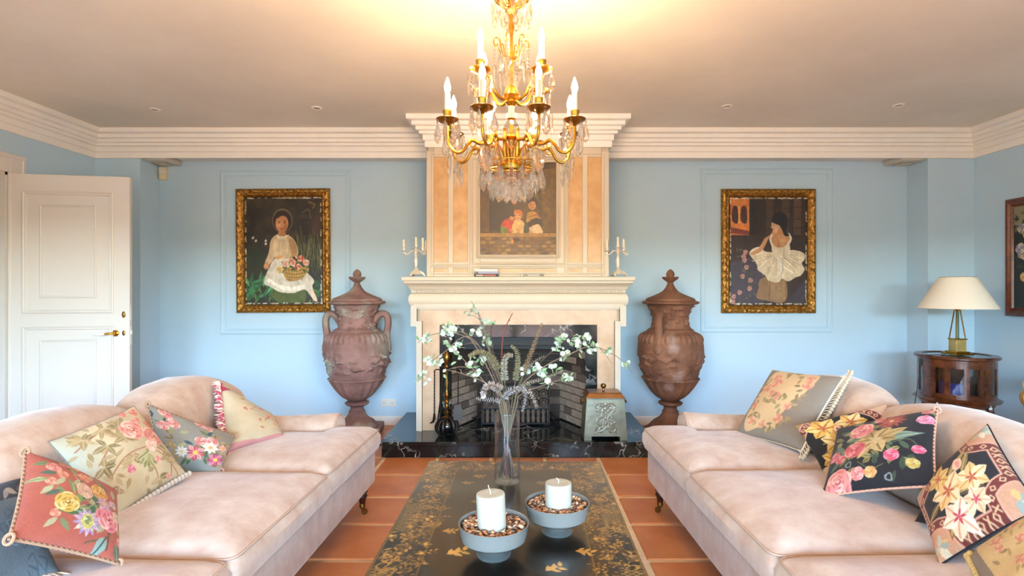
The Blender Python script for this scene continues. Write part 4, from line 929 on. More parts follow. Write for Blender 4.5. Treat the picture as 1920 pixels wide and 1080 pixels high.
def print_magnolia(rot=0):
    p = Pic(100, 100, 220, '14131c'); g = random.Random(64)
    for (x, y) in ((0, 0), (100, 0), (100, 100), (0, 100)):
        p.ell(x, y, 27, 27, 0, 'c89878')
        for i in range(6): a = g.uniform(0, 6.3); p.leaf(x+(8 if x < 50 else -8), y+(8 if y < 50 else -8), a, 11, 6, g.choice(['b8b8a0', 'd8ccb0', '98a49c', 'd0b070']))
    oct_ = [(30, 2), (70, 2), (74, 20), (84, 27), (97, 32), (97, 68), (84, 73), (74, 80), (70, 97), (30, 97), (26, 80), (16, 73), (3, 68), (3, 32), (16, 27), (26, 20), (30, 2)]
    band(p, oct_, 8)
    p.z = (1.12, 50, 56)
    for (x, y, a, L, c) in ((40, 70, 2.2, 26, '8a6a38'), (44, 60, .3, 30, '5a4a30'), (46, 40, -.6, 32, 'a08850'), (36, 34, -1.2, 24, 'c8a860'), (30, 56, 2.8, 20, '7a6038'), (34, 76, 1.4, 18, 'a88848'), (60, 46, -1.0, 24, '8a7a4c')):
        p.leaf(x, y, a, L, 8, c, 'd0b478')
    p.curve([(34, 84), (44, 62), (52, 44), (58, 30)], 1.6, '6a4a2c')
    lily(p, 42, 52, 20, .3); lily(p, 66, 56, 17, .8); lily(p, 40, 80, 18, .1, ('f0d8b8', 'f6e6d0', 'd8a080'), 'c0405c'); lily(p, 60, 76, 13, .6, ('f0d8b8', 'e8c8a0', 'd8a080'), 'c0405c'); lily(p, 38, 32, 14, .9, ('d8b060', 'e8c880', 'b88838'))
    p.shape([(54, 34), (58, 26), (64, 30), (63, 38), (57, 40)], 'ecc8ac'); p.shape([(58, 30), (62, 32), (61, 38), (58, 38)], 'dc9a90')
    return p.stitch(.14)
def print_gold():
    p = Pic(100, 100, 190, '15130f'); g = random.Random(74)
    p.poly([(0, 0), (16, 0), (0, 22)], 'a08050'); p.poly([(76, 0), (100, 0), (100, 30)], 'c8a080'); band(p, [(66, -4), (84, 12), (104, 40)], 8); band(p, [(20, -4), (6, 12), (-4, 28)], 7); p.ell(12, 96, 18, 12, 0, 'c8a478'); p.ell(36, 100, 10, 8, 0, 'b89870')
    for i in range(12): p.leaf(g.uniform(14, 60), g.uniform(14, 84), g.uniform(0, 6.3), 18, 7, g.choice(['6a5a30', '8a7440', '4a4424', 'a08848']), 'c8ac68')
    p.z = (1.1, 40, 50)
    lily(p, 26, 24, 20, .2, ('d8a850', 'ecc878', 'b07c30')); lily(p, 36, 50, 22, .5, ('e0b060', 'f0d090', 'b07c30')); lily(p, 56, 22, 18, .1, ('e4b868', 'f0d498', 'b88438')); lily(p, 22, 74, 16, .7, ('d09c48', 'e8c070', 'a06c28')); lily(p, 50, 80, 13, .2, ('c89040', 'e0b868', '9a6824'))
    return p.stitch(.14)
def print_roses():
    p = Pic(100, 100, 220, '13131b'); g = random.Random(84)
    for pts in ([(20, 80), (40, 60), (70, 50)], [(30, 30), (50, 50), (70, 70)], [(60, 20), (56, 44), (62, 66)], [(70, 55), (84, 50), (92, 60)], [(38, 74), (50, 84), (62, 80)]): p.curve(pts, 1, '5a6a4c')
    p.z = (1.22, 50, 47)
    for i in range(60): p.leaf(g.gauss(52, 20), g.gauss(46, 18), g.uniform(0, 6.3), g.uniform(7, 13), g.uniform(3, 5.5), g.choice(['4a6450', '7a8458', '8a8048', '5f7a68', '3a4a38', 'a09a60']), '2a3a2c')
    for i in range(20): p.leaf(g.gauss(34, 12), g.gauss(40, 18), g.uniform(0, 6.3), 12, 5, g.choice(['4a6450', '8a8454', 'a0986a', '5f7a68']))
    p.leaf(52, 46, -.15, 32, 9, '8a9c88', '4a5a48'); p.leaf(56, 52, -.35, 34, 7, '6f8a7c', 'a8b498')
    lily(p, 52, 46, 19, 2.2, ('a89058', 'c8b078', '80683c'), 'd0c090'); p.leaf(50, 52, 2.2, 18, 8, 'b89c60', 'e0cc98'); p.leaf(58, 44, 5.8, 20, 9, 'bca468', '8a7444')
    for (x, y, r, d, m_, l) in ((38, 28, 11, 'b04858', 'e08c8c', 'f2c0b4'), (36, 54, 10, 'a03040', 'd0606a', 'e8a09c'), (24, 84, 12, 'b85860', 'e0948c', 'f0bcac'), (40, 80, 6, 'b04858', 'e0908c', 'f0c0b4'), (52, 16, 5.5, 'a84850', 'd88480', 'ecb8ac'), (86, 24, 6, 'a04860', 'd888a4', 'ecb8c8'), (78, 6, 5, 'a03848', 'd06a70', 'e8a8a0'), (86, 12, 4.5, 'a04848', 'd07a70', 'e8a8a0'), (17, 56, 6, 'a03a48', 'd0707a', 'e8a8a4'), (24, 62, 5, 'a03a48', 'c8606a', 'e8a8a4'), (66, 66, 6, 'a02848', 'd85a78', 'f0a0b0'), (84, 60, 4.5, 'a02848', 'd85a78', 'f0a0b0'), (50, 80, 5, 'b07038', 'd8a060', 'e8c890'), (80, 74, 5, '8a7438', 'c0a858', 'dccc88')): p.rose(x, y, r, d, m_, l)
    p.daisy(62, 22, 12, 14, '8a3430', 'b05044', 'd8b870'); p.daisy(62, 22, 7, 10, 'a04840', 'c06a58', 'e0c880')
    for (x, y) in ((30, 70), (60, 84), (92, 46)): p.curve([(x, y), (x+4, y-2), (x+4, y+3), (x, y+2), (x+1, y)], .8, '9aa8a8')
    return p.stitch(.14)
def print_beige():
    p = Pic(100, 100, 140, 'd8bc84'); g = random.Random(94); p.mottled(.1, 4, 3); p.poly([(0, 0), (14, 0), (26, 100), (0, 100)], '8a7a68')
    for i in range(24): p.leaf(g.uniform(26, 96), g.uniform(10, 90), g.uniform(0, 6.3), 12, 5, g.choice(['a08c60', 'b89c68', '94845a']))
    for i in range(8): p.rose(g.uniform(34, 90), g.uniform(14, 86), 6, 'b06048', 'd89878', 'ecc8a4')
    return p.stitch(.08)

def cushion(label, corners, T, pic, back, rough=.85, pinch=.05, n=150, edge=None, fringe=None, seed=1, sag=.0):
    """corners: top-left, top-right, bottom-right, bottom-left in world space, seen from the front"""
    C4 = [Vector(c) for c in corners]; ctr = sum(C4, Vector())/4
    t = thing('cushion', label, 'cushion', ctr, 0, None)
    P = np.array([list(c-ctr) for c in C4])
    nrm = np.cross(P[1]-P[0], P[0]-P[3]); nrm /= np.linalg.norm(nrm)
    v, u = np.meshgrid(np.linspace(0, 1, n), np.linspace(0, 1, n), indexing='ij')
    def surf(u, v, sgn, detail=True):
        U, Vv = 2*u-1, 2*v-1
        U2 = U*(1-pinch*(1-Vv**2)); V2 = Vv*(1-pinch*(1-U**2)); a, b_ = (U2+1)/2, (V2+1)/2
        p = (P[0]*((1-a)*(1-b_))[..., None]+P[1]*(a*(1-b_))[..., None]+P[2]*(a*b_)[..., None]+P[3]*((1-a)*b_)[..., None])
        h = T*np.clip((1-U**2)*(1-Vv**2), 0, 1)**.42
        if detail:
            rs = np.random.RandomState(seed); wv = np.zeros_like(U)
            for i in range(5):
                kx, ky, ph = rs.uniform(-4, 4), rs.uniform(-4, 4), rs.uniform(0, 6); wv += np.sin(kx*U+ky*Vv+ph)
            h = h*(1+.05*wv)
        return p+nrm*(h*sgn)[..., None]
    Vf = surf(u, v, 1).reshape(-1, 3); cf = sample(pic, u, v).reshape(-1, 3)*.78
    m = 30; vb, ub = np.meshgrid(np.linspace(0, 1, m), np.linspace(0, 1, m), indexing='ij'); Vb = surf(ub, vb, -.75, False).reshape(-1, 3)
    cb_ = np.tile(np.array(lin(back))*.8, (len(Vb), 1))
    F_ = np.concatenate([grid_faces(n, n, flip=True), grid_faces(m, m, n*n, False)])
    me = color_mesh('cover', np.concatenate([Vf, Vb]), F_, np.concatenate([cf, cb_]))
    link('cover', me, mat('needlepoint', rough=rough, attr=True, bump=(420, .25), sheen=.15), t)
    e = np.linspace(0, 1, 25)[:-1]; z0 = np.zeros_like(e)
    U = np.concatenate([e, z0+1, 1-e, z0]); Vv = np.concatenate([z0, e, z0+1, 1-e]); E_ = surf(U, Vv, 0)
    if edge:
        col, r = edge
        rope = MB(); rope.tube([tuple(q) for q in E_], r, 7, True); obj('piping', rope, col, t)
        if r > .0035:                                           # twisted cord: a darker second strand winds round it
            tw = []; N_ = len(E_)*5
            for i in range(N_):
                f = i/5; a, b_ = E_[int(f) % len(E_)], E_[(int(f)+1) % len(E_)]; p = a+(b_-a)*(f % 1); ph = i*1.05
                tw.append(tuple(p+nrm*math.cos(ph)*r*.75+np.array([0, 0, 1])*math.sin(ph)*r*.75))
            obj('cord_strand', MB().tube(tw, r*.55, 5, True), mat('cord_dark', '6a4a34', .8), t)
            for ci in (0, 24, 48, 72):
                c = E_[ci]; obj('corner_knot', MB().tube([tuple(c+np.array([math.cos(a)*.011, math.sin(a)*.006, math.sin(a)*.011])) for a in np.linspace(0, 2*PI, 13)[:-1]], r*.9, 6, True), col, t)
    if fringe: fringe(t, E_, nrm, ctr)
    return t
m_bob = mat('cotton_bobble', 'c9bca2', .9, bump=(200, .3)); m_tape = mat('cotton_tape', 'e2d8c2', .9, bump=(200, .3))
def bobbles(i0, i1, step_=1, out=.018, r=.009, tape=True, m=m_bob):
    bm_ = MB().ball((0, 0, 0), 1, 10, 8).mesh('bobble'); bm_.materials.append(m)
    def f(t, E_, nrm, ctr):
        E = [E_[i % 96] for i in range(i0, i1+1)]; P = []
        c0 = E_.mean(0)
        if tape: obj('braid', MB().tube([tuple(q) for q in E], r*.45, 6), m_tape, t)
        k = int(len(E)*1.15/step_)
        for i in range(k):
            f_ = i/(k-1)*(len(E)-1.001); a = E[int(f_)]+(E[int(f_)+1]-E[int(f_)])*(f_ % 1)
            d = a-c0; d = d/np.linalg.norm(d); p = a+d*out+nrm*r*.4
            inst('bobble', bm_, t, tuple(p), (0, 0, 0), (r, r, r*1.15))
            P.append((tuple(a), tuple(p)))
        if tape:
            b = MB()
            for (a, p), (a2, p2) in zip(P[:-1], P[1:]): b.tube([a, p2], r*.16, 4).tube([a2, p], r*.16, 4)
            tag(obj('lattice_threads', b, m_tape, t), kind='stuff')
    return f
def tassels(i0, i1, ln, cols, seed=2, dens=5):
    def f(t, E_, nrm, ctr):
        g = random.Random(seed); c0 = E_.mean(0)
        E = [E_[i % 96] for i in range(i0, i1+1)]
        for ci, col in enumerate(cols):
            b = MB()
            for i in range((len(E)-1)*dens):
                f_ = g.uniform(0, len(E)-1.01); a = E[int(f_)]+(E[int(f_)+1]-E[int(f_)])*(f_ % 1); d = a-c0; d /= np.linalg.norm(d)
                w_ = np.array([g.uniform(-.3, .3) for _ in range(3)]); p1 = a+(d+w_)*ln*.5+nrm*.006; p2 = a+(d+w_*1.5)*ln+np.array([0, 0, -.15*ln])
                b.tube([tuple(a), tuple(p1), tuple(p2)], [.003, .0035, .0015], 5)
            tag(obj('fringe', b, col, t), kind='stuff')
    return f
m_cord = mat('cord_tan', 'a8866a', .8); m_cordp = mat('cord_pink', 'c89a84', .8)
m_fr_r = mat('fringe_crimson', 'b0485e', .9); m_fr_w = mat('fringe_cream', 'e0d2bc', .9)
V3 = Vector
cushion('slate blue cushion with dark floral top, under the red one', [onx(-75, 935, -1.60), onx(40, 897, -1.50), onz(112, 1072, .515), onz(-30, 1125, .515)], .055, print_slate(), '3a3a44',
        fringe=tassels(50, 70, .045, [mat('fringe_tan', 'a8937a', .9), m_fr_w], 3, 9), seed=3)
cushion('coral red cushion embroidered with roses and a lilac flower', [(-1.364, 1.545, .818), (-1.26, 1.747, .637), (-1.107, 1.545, .508), (-1.218, 1.336, .671)], .052, print_red(), 'c06a60', edge=(m_cord, .0045), seed=5)
cushion('large cream cushion with two pink roses and a bobble trim', [(-1.56, 1.854, .760), (-1.493, 2.168, .812), (-1.297, 2.175, .55), (-1.356, 1.854, .50)], .06, print_cream(), '8a8078', fringe=bobbles(48, 72, 1.25, .012, .0095, False, mat('bobble_cream', 'b5a594', .9)), edge=(mat('edge_taupe', '7c7468', .9), .003), seed=7)
cushion('blue-grey cushion with pink daisies, tucked behind the large cream one', [onx(276, 758, -1.56), at(441, 817, 2.60), onz(414, 884, .50), onz(300, 892, .50)], .05, print_blue(), '7a6a58', edge=(m_cord, .0042), seed=9)
cushion('cream cushion with crimson fringe, by the far sofa arm', [onx(412, 722, -1.55), at(511, 783, 3.02), onz(532, 820, .51), onz(424, 850, .51)], .055, print_creamred(), 'd0b8a0',
        fringe=tassels(70, 97, .032, [m_fr_r, m_fr_w], 5, 7), seed=11)
cushion('large taupe cushion with rose panel and white bobble fringe', [(1.388, 3.07, .82), (1.543, 2.665, .845), (1.286, 2.554, .525), (1.14, 2.957, .50)], .06, print_grey(), '8f867a', fringe=bobbles(23, 49, .95, .046, .0085), edge=(mat('edge_cream', 'c8b490', .9), .003), seed=13)
cushion('black cushion with golden lilies, wedged behind the pink rose one', [onx(1490, 798, 1.21), onx(1662, 758, 1.56), onz(1690, 890, .51), onz(1549, 897, .50)], .045, print_gold(), '2a2620', seed=15)
cushion('black cushion with pink roses and a corded edge', [(1.318, 2.32, .685), (1.53, 2.05, .825), (1.335, 1.794, .635), (1.115, 2.066, .500)], .052, print_roses(), '4a4450', edge=(m_cordp, .0045), seed=17)
cushion('plain black velvet cushion lying flat between two floral ones', [(1.42, 1.95, .56), (1.52, 1.80, .57), (1.40, 1.70, .52), (1.27, 1.80, .52)], .03, Pic(10, 10, 40, '1c1a22'), '1c1a22', n=50, seed=19)
cushion('black cushion with cream magnolias inside a maroon zigzag band', [onx(1720, 938, 1.32), onx(1852, 796, 1.56), onx(1952, 955, 1.46), onz(1762, 1060, .505)], .055, print_magnolia(), '17161e', seed=21, edge=(mat('edge_black', '15141a', .9), .003))
cushion('beige cushion with faded flowers at the near end', [onz(1822, 1046, .545), at(1962, 955, 1.42), at(2035, 1090, 1.2), onz(1890, 1185, .51)], .05, print_beige(), '8a7a68', fringe=bobbles(70, 97, 1.2, .012, .009, False, mat('bobble_gold', 'c8b078', .9)), seed=23)

# ------------------------------------------------------------------ coffee table
TZ = .42
def print_table():
    W, H = 83, 160; p = Pic(W, H, 760, '15110d'); g = random.Random(31); gold = ['7c5820', '966c28', '5e4118', 'a87c30', '6c4c1e', '4c3616']
    p.mottled(.25, 6, 3)
    bw_ = 15
    def inb(x, y): return x < bw_ or x > W-bw_ or y < bw_*.8 or y > H-bw_*.8
    # lattice reserve in the outer half of the border
    for sx in (0, 1):
        for i in range(-10, 150):
            y = i*1.6
            a, b_ = (1.2, 7.6) if sx == 0 else (W-7.6, W-1.2); seg = (int(y/26) % 2 == 0)
            if seg and 4 < y < H-6: p.line([(a, y), (b_, y+4)], .34, 'a07c36'); p.line([(a, y+4), (b_, y)], .34, 'a07c36')
    for i in range(-4, 60):
        x = i*1.6
        if int(x/20) % 2: p.line([(x, H-7), (x+4, H-1.2)], .34, 'a07c36'); p.line([(x+4, H-7), (x, H-1.2)], .34, 'a07c36')
    def scroll(x, y, r, a0, dr):
        pts = [(x+r*(1-t_*.85)*math.cos(a0+dr*t_*7), y+r*(1-t_*.85)*math.sin(a0+dr*t_*7)) for t_ in np.linspace(0, 1, 16)]
        p.line(pts, .5, g.choice(gold))
        for q_ in pts[::3]: p.leaf(q_[0], q_[1], g.uniform(0, 6.3), g.uniform(1.6, 3), 1.1, g.choice(gold))
    n = 0
    while n < 420:
        x, y = g.uniform(1, W-1), g.uniform(1, H-1)
        if not inb(x, y): continue
        n += 1
        if n % 3 == 0: scroll(x, y, g.uniform(1.5, 4), g.uniform(0, 6.3), g.choice((-1, 1)))
        elif n % 8 == 1:
            for i in range(6): p.leaf(x, y, i*1.05+g.random(), 2.2, 1.3, g.choice(gold))
            p.ell(x, y, .7, .7, 0, 'd0a048')
        else:
            a = g.uniform(0, 6.3)
            for i in range(5): p.leaf(x+i*.9*math.cos(a), y+i*.9*math.sin(a), a+(.9 if i % 2 else -.9), 1.9, .75, g.choice(gold))
    for i in range(3200):
        x, y = g.uniform(.8, W-.8), g.uniform(.8, H-.8)
        d = min(x, W-x)
        if inb(x, y) and (d > 6 or y > H-12 or y < 12): p.leaf(x, y, g.uniform(0, 6.3), g.uniform(.8, 1.7), .6, g.choice(gold))
    # sight lines
    for k_, c in ((bw_, '7a5a24'),):
        p.line([(k_, bw_*.8), (W-k_, bw_*.8), (W-k_, H-bw_*.8), (k_, H-bw_*.8), (k_, bw_*.8)], .35, c)
    p.line([(.5, .5), (W-.5, .5), (W-.5, H-.5), (.5, H-.5), (.5, .5)], .5, '7a5a24')
    # scattered sprigs on the field
    for (x, y, a, s_, c) in ((24, 22, 0, 1.2, '9a7434'), (20, 30, .3, 1, '8a682c'), (52, 30, .1, 1.3, '7a5c2c'), (26, 52, 0, 1, '7a5c2c'), (19, 79, 0, 1.1, 'a87c34'), (23, 96, -.5, 1.6, 'd09c48'), (64, 93, .3, 1.3, 'b88638'), (54, 106, -.6, 1.4, 'c8943c'), (18, 112, .2, 1.1, 'b88638'), (52, 74, .4, .9, '6a5024'), (40, 126, .2, 1.3, 'c8943c')):
        s_ *= .72
        for i in range(5): p.leaf(x+i*1.1*s_*math.cos(a), y+i*1.1*s_*math.sin(a), a+(1.0 if i % 2 else -1.0), 3.2*s_, 1.5*s_, c)
        p.leaf(x-1, y, a, 5*s_, 2.2*s_, c)
    return p
ct = thing('coffee_table', 'black lacquered coffee table with a gilt floral border', 'table', (-.034, 2.03, 0), R(-.8))
TL, TW = 1.6, .835
tp_ = print_table()
v, u = np.meshgrid(np.linspace(0, 1, 640), np.linspace(0, 1, 330), indexing='ij')
Vt = np.stack([(u-.5)*TW, (.5-v)*TL+(2.745-2.03-TL/2), np.full_like(u, TZ+.0005)], -1).reshape(-1, 3)
link('table_top', color_mesh('table_top', Vt, grid_faces(640, 330, flip=True), sample(tp_, u, v).reshape(-1, 3)), mat('lacquer_print', rough=.3, attr=True, coat=.5, bump=(60, .02)), ct)
yc_ = 2.745-2.03-TL/2
m_lac = mat('black_lacquer', '15110d', .25, coat=.4)
obj('top_board', MB().box(-TW/2, TW/2, yc_-TL/2, yc_+TL/2, TZ-.035, TZ, .003), m_lac, ct)
obj('apron', MB().box(-TW/2+.03, TW/2-.03, yc_-TL/2+.03, yc_+TL/2-.03, TZ-.11, TZ-.035, .004), m_lac, ct)
for sx in (-1, 1):
    for sy in (-1, 1): obj('leg', MB().box(sx*(TW/2-.07)-.035, sx*(TW/2-.07)+.035, yc_+sy*(TL/2-.08)-.035, yc_+sy*(TL/2-.08)+.035, 0, TZ-.035, .006), m_lac, ct)

# candle bowls with dried petals
m_bowl = mat('frosted_sage_glass', '7d7d76', .22, spec=.6); m_foot = mat('foot_glass', '9aa6a2', .08, spec=.9); m_foot.node_tree.nodes['Principled BSDF'].inputs['Alpha'].default_value = .28  # the foot's pale see-through grey stands in for a milky reflection
m_wax = mat('candle_wax', 'b9b7a6', .5); m_wax.node_tree.nodes['Principled BSDF'].inputs['Subsurface Weight'].default_value = .25
m_wax.node_tree.nodes['Principled BSDF'].inputs['Subsurface Radius'].default_value = (.03, .025, .015)
m_wick = mat('wick', 'd8d0c0', .9)
m_petal = mat('dried_petals', rough=.8, attr=True)
def candle_bowl(x, y, which, seed):
    z0 = TZ
    lb = {'near': 'grey-green footed bowl of dried petals nearest the camera', 'far': 'grey-green footed bowl of dried petals closer to the glass vase'}[which]
    t = thing('footed_bowl', lb, 'bowl', (x, y, z0), 0, None)
    obj('foot', MB().lathe([(.054, 0), (.055, .003), (.045, .008), (.026, .014), (.018, .022), (.022, .028), (.03, .032)], 40), m_foot, t)
    obj('bowl', MB().lathe([(.02, .033), (.06, .037), (.09, .044), (.103, .055), (.1085, .078), (.1115, .102), (.1125, .104), (.111, .105), (.1085, .103), (.1055, .079), (.100, .059), (.087, .047), (.05, .041), (.001, .041)], 64, cap=False), m_bowl, t)
    cn = thing('candle', {'near': 'thick cream pillar candle with a tall wick in the near bowl', 'far': 'thick cream pillar candle with a curled wick in the far bowl'}[which], 'candle', (x+(-.004 if which == 'near' else .004), y, z0+.046), 0, None)
    hh = .150 if which == 'near' else .125
    wx = MB().lathe([(.04, 0), (.0445, .003), (.0455, hh*.5), (.046, hh-.006), (.0445, hh-.001), (.040, hh), (.02, hh-.003), (.001, hh-.004)], 48); obj('wax', wx, m_wax, cn)
    if which == 'near': wp = [(0, 0, hh-.004), (.0, .0, hh+.006), (-.004, 0, hh+.016), (-.006, 0, hh+.026)]
    else: wp = [(0, 0, hh-.004), (.001, 0, hh+.005), (0, 0, hh+.010), (-.005, 0, hh+.012), (-.007, 0, hh+.016)]
    obj('wick', MB().tube(wp, .0013, 6), m_wick, cn)
    if which == 'near': cn.rotation_euler = (0, R(-2.5), 0)
    g = random.Random(seed); vs = []; fs = []; cs_ = []
    pal = ['d8a878', 'c08858', '8a5838', 'e8c8a0', 'b87848', '6a4830', 'd89868', 'a86a58', '907868', 'e0b890']
    for i in range(520):
        a = g.uniform(0, 6.283); r_ = math.sqrt(g.uniform(.0022, .0097)); zb = .058+.03*g.random()+.022*(r_/.1)**2; s_ = g.uniform(.006, .014)
        M = Matrix.Translation((r_*math.cos(a), r_*math.sin(a), min(zb, .094))) @ Matrix.Rotation(g.uniform(0, 6.3), 4, 'Z') @ Matrix.Rotation(g.uniform(-.9, .9), 4, 'X') @ Matrix.Rotation(g.uniform(-.6, .6), 4, 'Y')
        o = len(vs); c = np.array(lin(g.choice(pal)))*g.uniform(.7, 1.1)
        pts = [(-s_, 0, 0), (-.3*s_, .6*s_, .2*s_), (.8*s_, .45*s_, .1*s_), (s_, 0, .25*s_), (.7*s_, -.5*s_, .1*s_), (-.4*s_, -.6*s_, .15*s_), (0, 0, .45*s_), (0, 0, -.12*s_)]
        vs += [tuple(M @ Vector(q_)) for q_ in pts]; cs_ += [c]*8
        for j in range(6): fs.append((o+j, o+(j+1) % 6, o+6)); fs.append((o+(j+1) % 6, o+j, o+7))
    me = color_mesh('dried_petals', np.array(vs), np.array(fs), np.array(cs_))
    o = link('dried_petals', me, m_petal); o.location = (x, y, z0)
    tag(o, {'near': 'heap of brown dried petals round the candle in the near bowl', 'far': 'heap of brown dried petals round the candle in the far bowl'}[which], 'potpourri', None, 'stuff')
candle_bowl(-.082, 1.786, 'near', 1); candle_bowl(.132, 1.957, 'far', 2)

# ------------------------------------------------------------------ glass vase and dry branches
VX, VY = -.054, 2.46
m_vase = pane_mat('vase_glass', (.97, .985, .985), .1)
vz = thing('vase', 'tall clear cylindrical glass vase on the coffee table', 'vase', (VX, VY, TZ+.001))
obj('vessel', MB().lathe([(.001, 0), (.054, 0), (.056, .003), (.0555, .15), (.0562, .302), (.0555, .304), (.0535, .303), (.053, .15), (.0525, .03), (.05, .024), (.001, .022)], 64, cap=False), m_vase, vz)
bx = lambda x, y: (740+x/3.483, 560+y/3.483)
m_bark = mat('blossom_bark', '8a7260', .8, var=(40, .4)); m_barkd = mat('dark_twig', '4a3a34', .8); m_red = mat('red_twig', '7a3a34', .7)
m_blo = mat('white_blossom', 'bfc8b6', .7); m_sage = mat('young_leaf', '86a074', .6); m_silv = mat('silver_leaf', 'e0dac6', .8, var=(60, .2)); m_oliv = mat('olive_leaf', 'c8bf98', .8, var=(60, .25)); m_pinkl = mat('dusty_pink_leaf', 'ecdfd6', .85, var=(60, .25))
def petal_mesh(name, n, r, m, cup=.35):
    b = MB()
    for i in range(n):
        a = 2*PI*i/n; c, s_ = math.cos(a), math.sin(a)
        P = [(0, 0, 0), (.45*r, .34*r, .1*r), (.85*r, .38*r, cup*r), (r, 0, cup*1.1*r), (.85*r, -.38*r, cup*r), (.45*r, -.34*r, .1*r)]
        b.add([(x*c-y*s_, x*s_+y*c, z) for x, y, z in P], [(0, 1, 2, 3), (0, 3, 4, 5)])
    b.ball((0, 0, .1*r), .14*r, 6, 4); me = b.mesh(name, True, 80); me.materials.append(m); return me
blo = [petal_mesh('blossom', 5, .0165, m_blo, .3), petal_mesh('blossom', 5, .014, m_blo, .6), petal_mesh('blossom', 6, .018, m_blo, .2)]
lfm = MB().add([(0, 0, 0), (.01, .006, .003), (.022, .007, .004), (.034, 0, .001), (.022, -.007, .004), (.01, -.006, .003)], [(0, 1, 2, 3), (0, 3, 4, 5)]).mesh('leaf'); lfm.materials.append(m_sage)
def stem_path(pts, depth, base_off):
    """stem from the vase floor through the mouth along the traced sweep; depth: how far it leans towards/away from the room"""
    n = len(pts); P = [Vector((VX-base_off[0]*1.15, VY-base_off[1]*1.1, TZ+.028))]; pts = [(pts[0][0]+base_off[0]*1700, pts[0][1])]+list(pts[1:])
    for i, (x, y) in enumerate(pts):
        px, py = bx(x, y); t_ = (i+1)/n; P.append(at(px, py, VY+depth*t_**1.3+base_off[1]*(1-t_)))
    return [Vector(q_) for q_ in spline([tuple(q_) for q_ in P], 6)]
def branch(label, pts, depth, flowers, off, sub=(), leaves=6, m=None, seed=0, r0=.0034):
    g = random.Random(seed+50); P = stem_path(pts, depth, off); n = len(P)
    t = thing('blossom_branch', label, 'branch', P[0], 0, 'branches in the glass vase'); o0 = P[0]
    b = MB().tube([p-o0 for p in P], [r0*(1-.7*i/n) for i in range(n)], 6)
    for (x0, y0, x1, y1) in sub:
        a = at(*bx(x0, y0), VY+depth*.7); nearest = min(P, key=lambda q_: (q_-a).length); e_ = at(*bx(x1, y1), VY+depth*.8); md = (nearest+e_)/2+Vector((0, 0, .008))
        b.tube([nearest-o0, md-o0, e_-o0], [r0*.6, r0*.45, r0*.2], 5)
    obj('stem', b, m or m_bark, t)
    for (x, y, k_) in flowers:
        c = at(*bx(x, y), VY+depth*.8); nr = min(P, key=lambda q_: (Vector((q_.x, 0, q_.z))-Vector((c.x, 0, c.z))).length); c.y = nr.y
        for i in range(k_):
            q_ = c+Vector((g.gauss(0, .012), g.gauss(0, .012), g.gauss(0, .011)))
            inst('blossom', blo[g.randrange(3)], t, q_-o0, (g.uniform(.4, 2.2), g.uniform(-.6, .6), g.uniform(-.9, .9)), g.uniform(.5, .85))
        for i in range(2 if k_ < 3 else 4):
            q_ = c+Vector((g.gauss(0, .01), g.gauss(0, .01), g.gauss(0, .008))); inst('leaf', lfm, t, q_-o0, (g.uniform(0, 6), g.uniform(-1, 1), g.uniform(0, 6)), g.uniform(.7, 1.1))
    return t
BL = 'blossom branch '
branch('forked white blossom branch reaching up and left over the fire irons', [(740, 700), (640, 480), (545, 300), (470, 235), (410, 175)], .10, [(560, 390, 3), (500, 225, 2), (350, 212, 5), (325, 205, 4), (378, 200, 4), (590, 280, 2), (370, 235, 3)], (-.02, .02), [(470, 240, 380, 215), (545, 300, 455, 300)], seed=1)
branch('thin blossom branch sweeping to the left edge of the stone surround', [(735, 700), (660, 500), (540, 300), (380, 222), (230, 240), (150, 290)], .16, [(220, 248, 3), (180, 275, 2), (200, 250, 2), (330, 212, 2)], (-.03, .01), seed=2)
branch('drooping blossom branch arching down at far left', [(730, 700), (640, 520), (500, 270), (430, 260), (330, 345), (240, 410), (190, 480), (150, 545)], .02, [(420, 297, 5), (350, 298, 2), (385, 330, 2), (235, 405, 5), (250, 425, 3), (200, 488, 2), (165, 520, 3), (312, 388, 2), (228, 395, 2)], (-.025, -.01), seed=3)
branch('mid-height blossom branch leaning left before the firebox', [(730, 690), (600, 560), (520, 470), (390, 335), (365, 300)], -.05, [(478, 418, 3), (415, 382, 1), (512, 492, 3), (500, 430, 1)], (-.01, -.03), [(500, 460, 340, 465)], seed=4)
branch('short bare forked twig with one blossom, leaning left', [(725, 690), (590, 550), (440, 490), (340, 465)], -.09, [(512, 494, 2), (330, 470, 1)], (.0, -.02), [(450, 490, 420, 460)], seed=5)
branch('tallest white blossom branch rising above the mantel frieze', [(730, 690), (690, 560), (620, 350), (585, 250), (555, 120), (500, 15)], .05, [(510, 62, 3), (505, 75, 2), (575, 175, 2), (600, 280, 4), (490, 110, 1), (565, 240, 3), (585, 150, 1), (545, 225, 2)], (.01, .02), [(560, 140, 480, 110)], seed=6)
branch('thick blossom branch rising right with dense white clusters', [(745, 700), (800, 590), (900, 470), (1000, 370), (1130, 270), (1250, 285)], .08, [(860, 455, 6), (830, 470, 3), (1075, 285, 4), (1100, 255, 4), (1170, 270, 5), (1200, 300, 5), (1240, 245, 4), (1250, 270, 3), (1210, 335, 2), (1060, 290, 2)], (.03, .02), [(1130, 270, 1180, 225), (1200, 280, 1300, 250)], seed=7, m=m_barkd, r0=.005)
branch('longest blossom branch trailing past the coal box at right', [(745, 690), (830, 560), (1000, 430), (1170, 350), (1290, 310), (1420, 360), (1500, 420), (1570, 505)], .0, [(950, 470, 5), (965, 492, 5), (1030, 450, 3), (1105, 372, 4), (1085, 345, 2), (1300, 330, 4), (1280, 318, 2), (1395, 345, 5), (1398, 325, 2), (1498, 415, 3), (935, 450, 2)], (.02, -.02), [(1330, 320, 1420, 430)], seed=8)
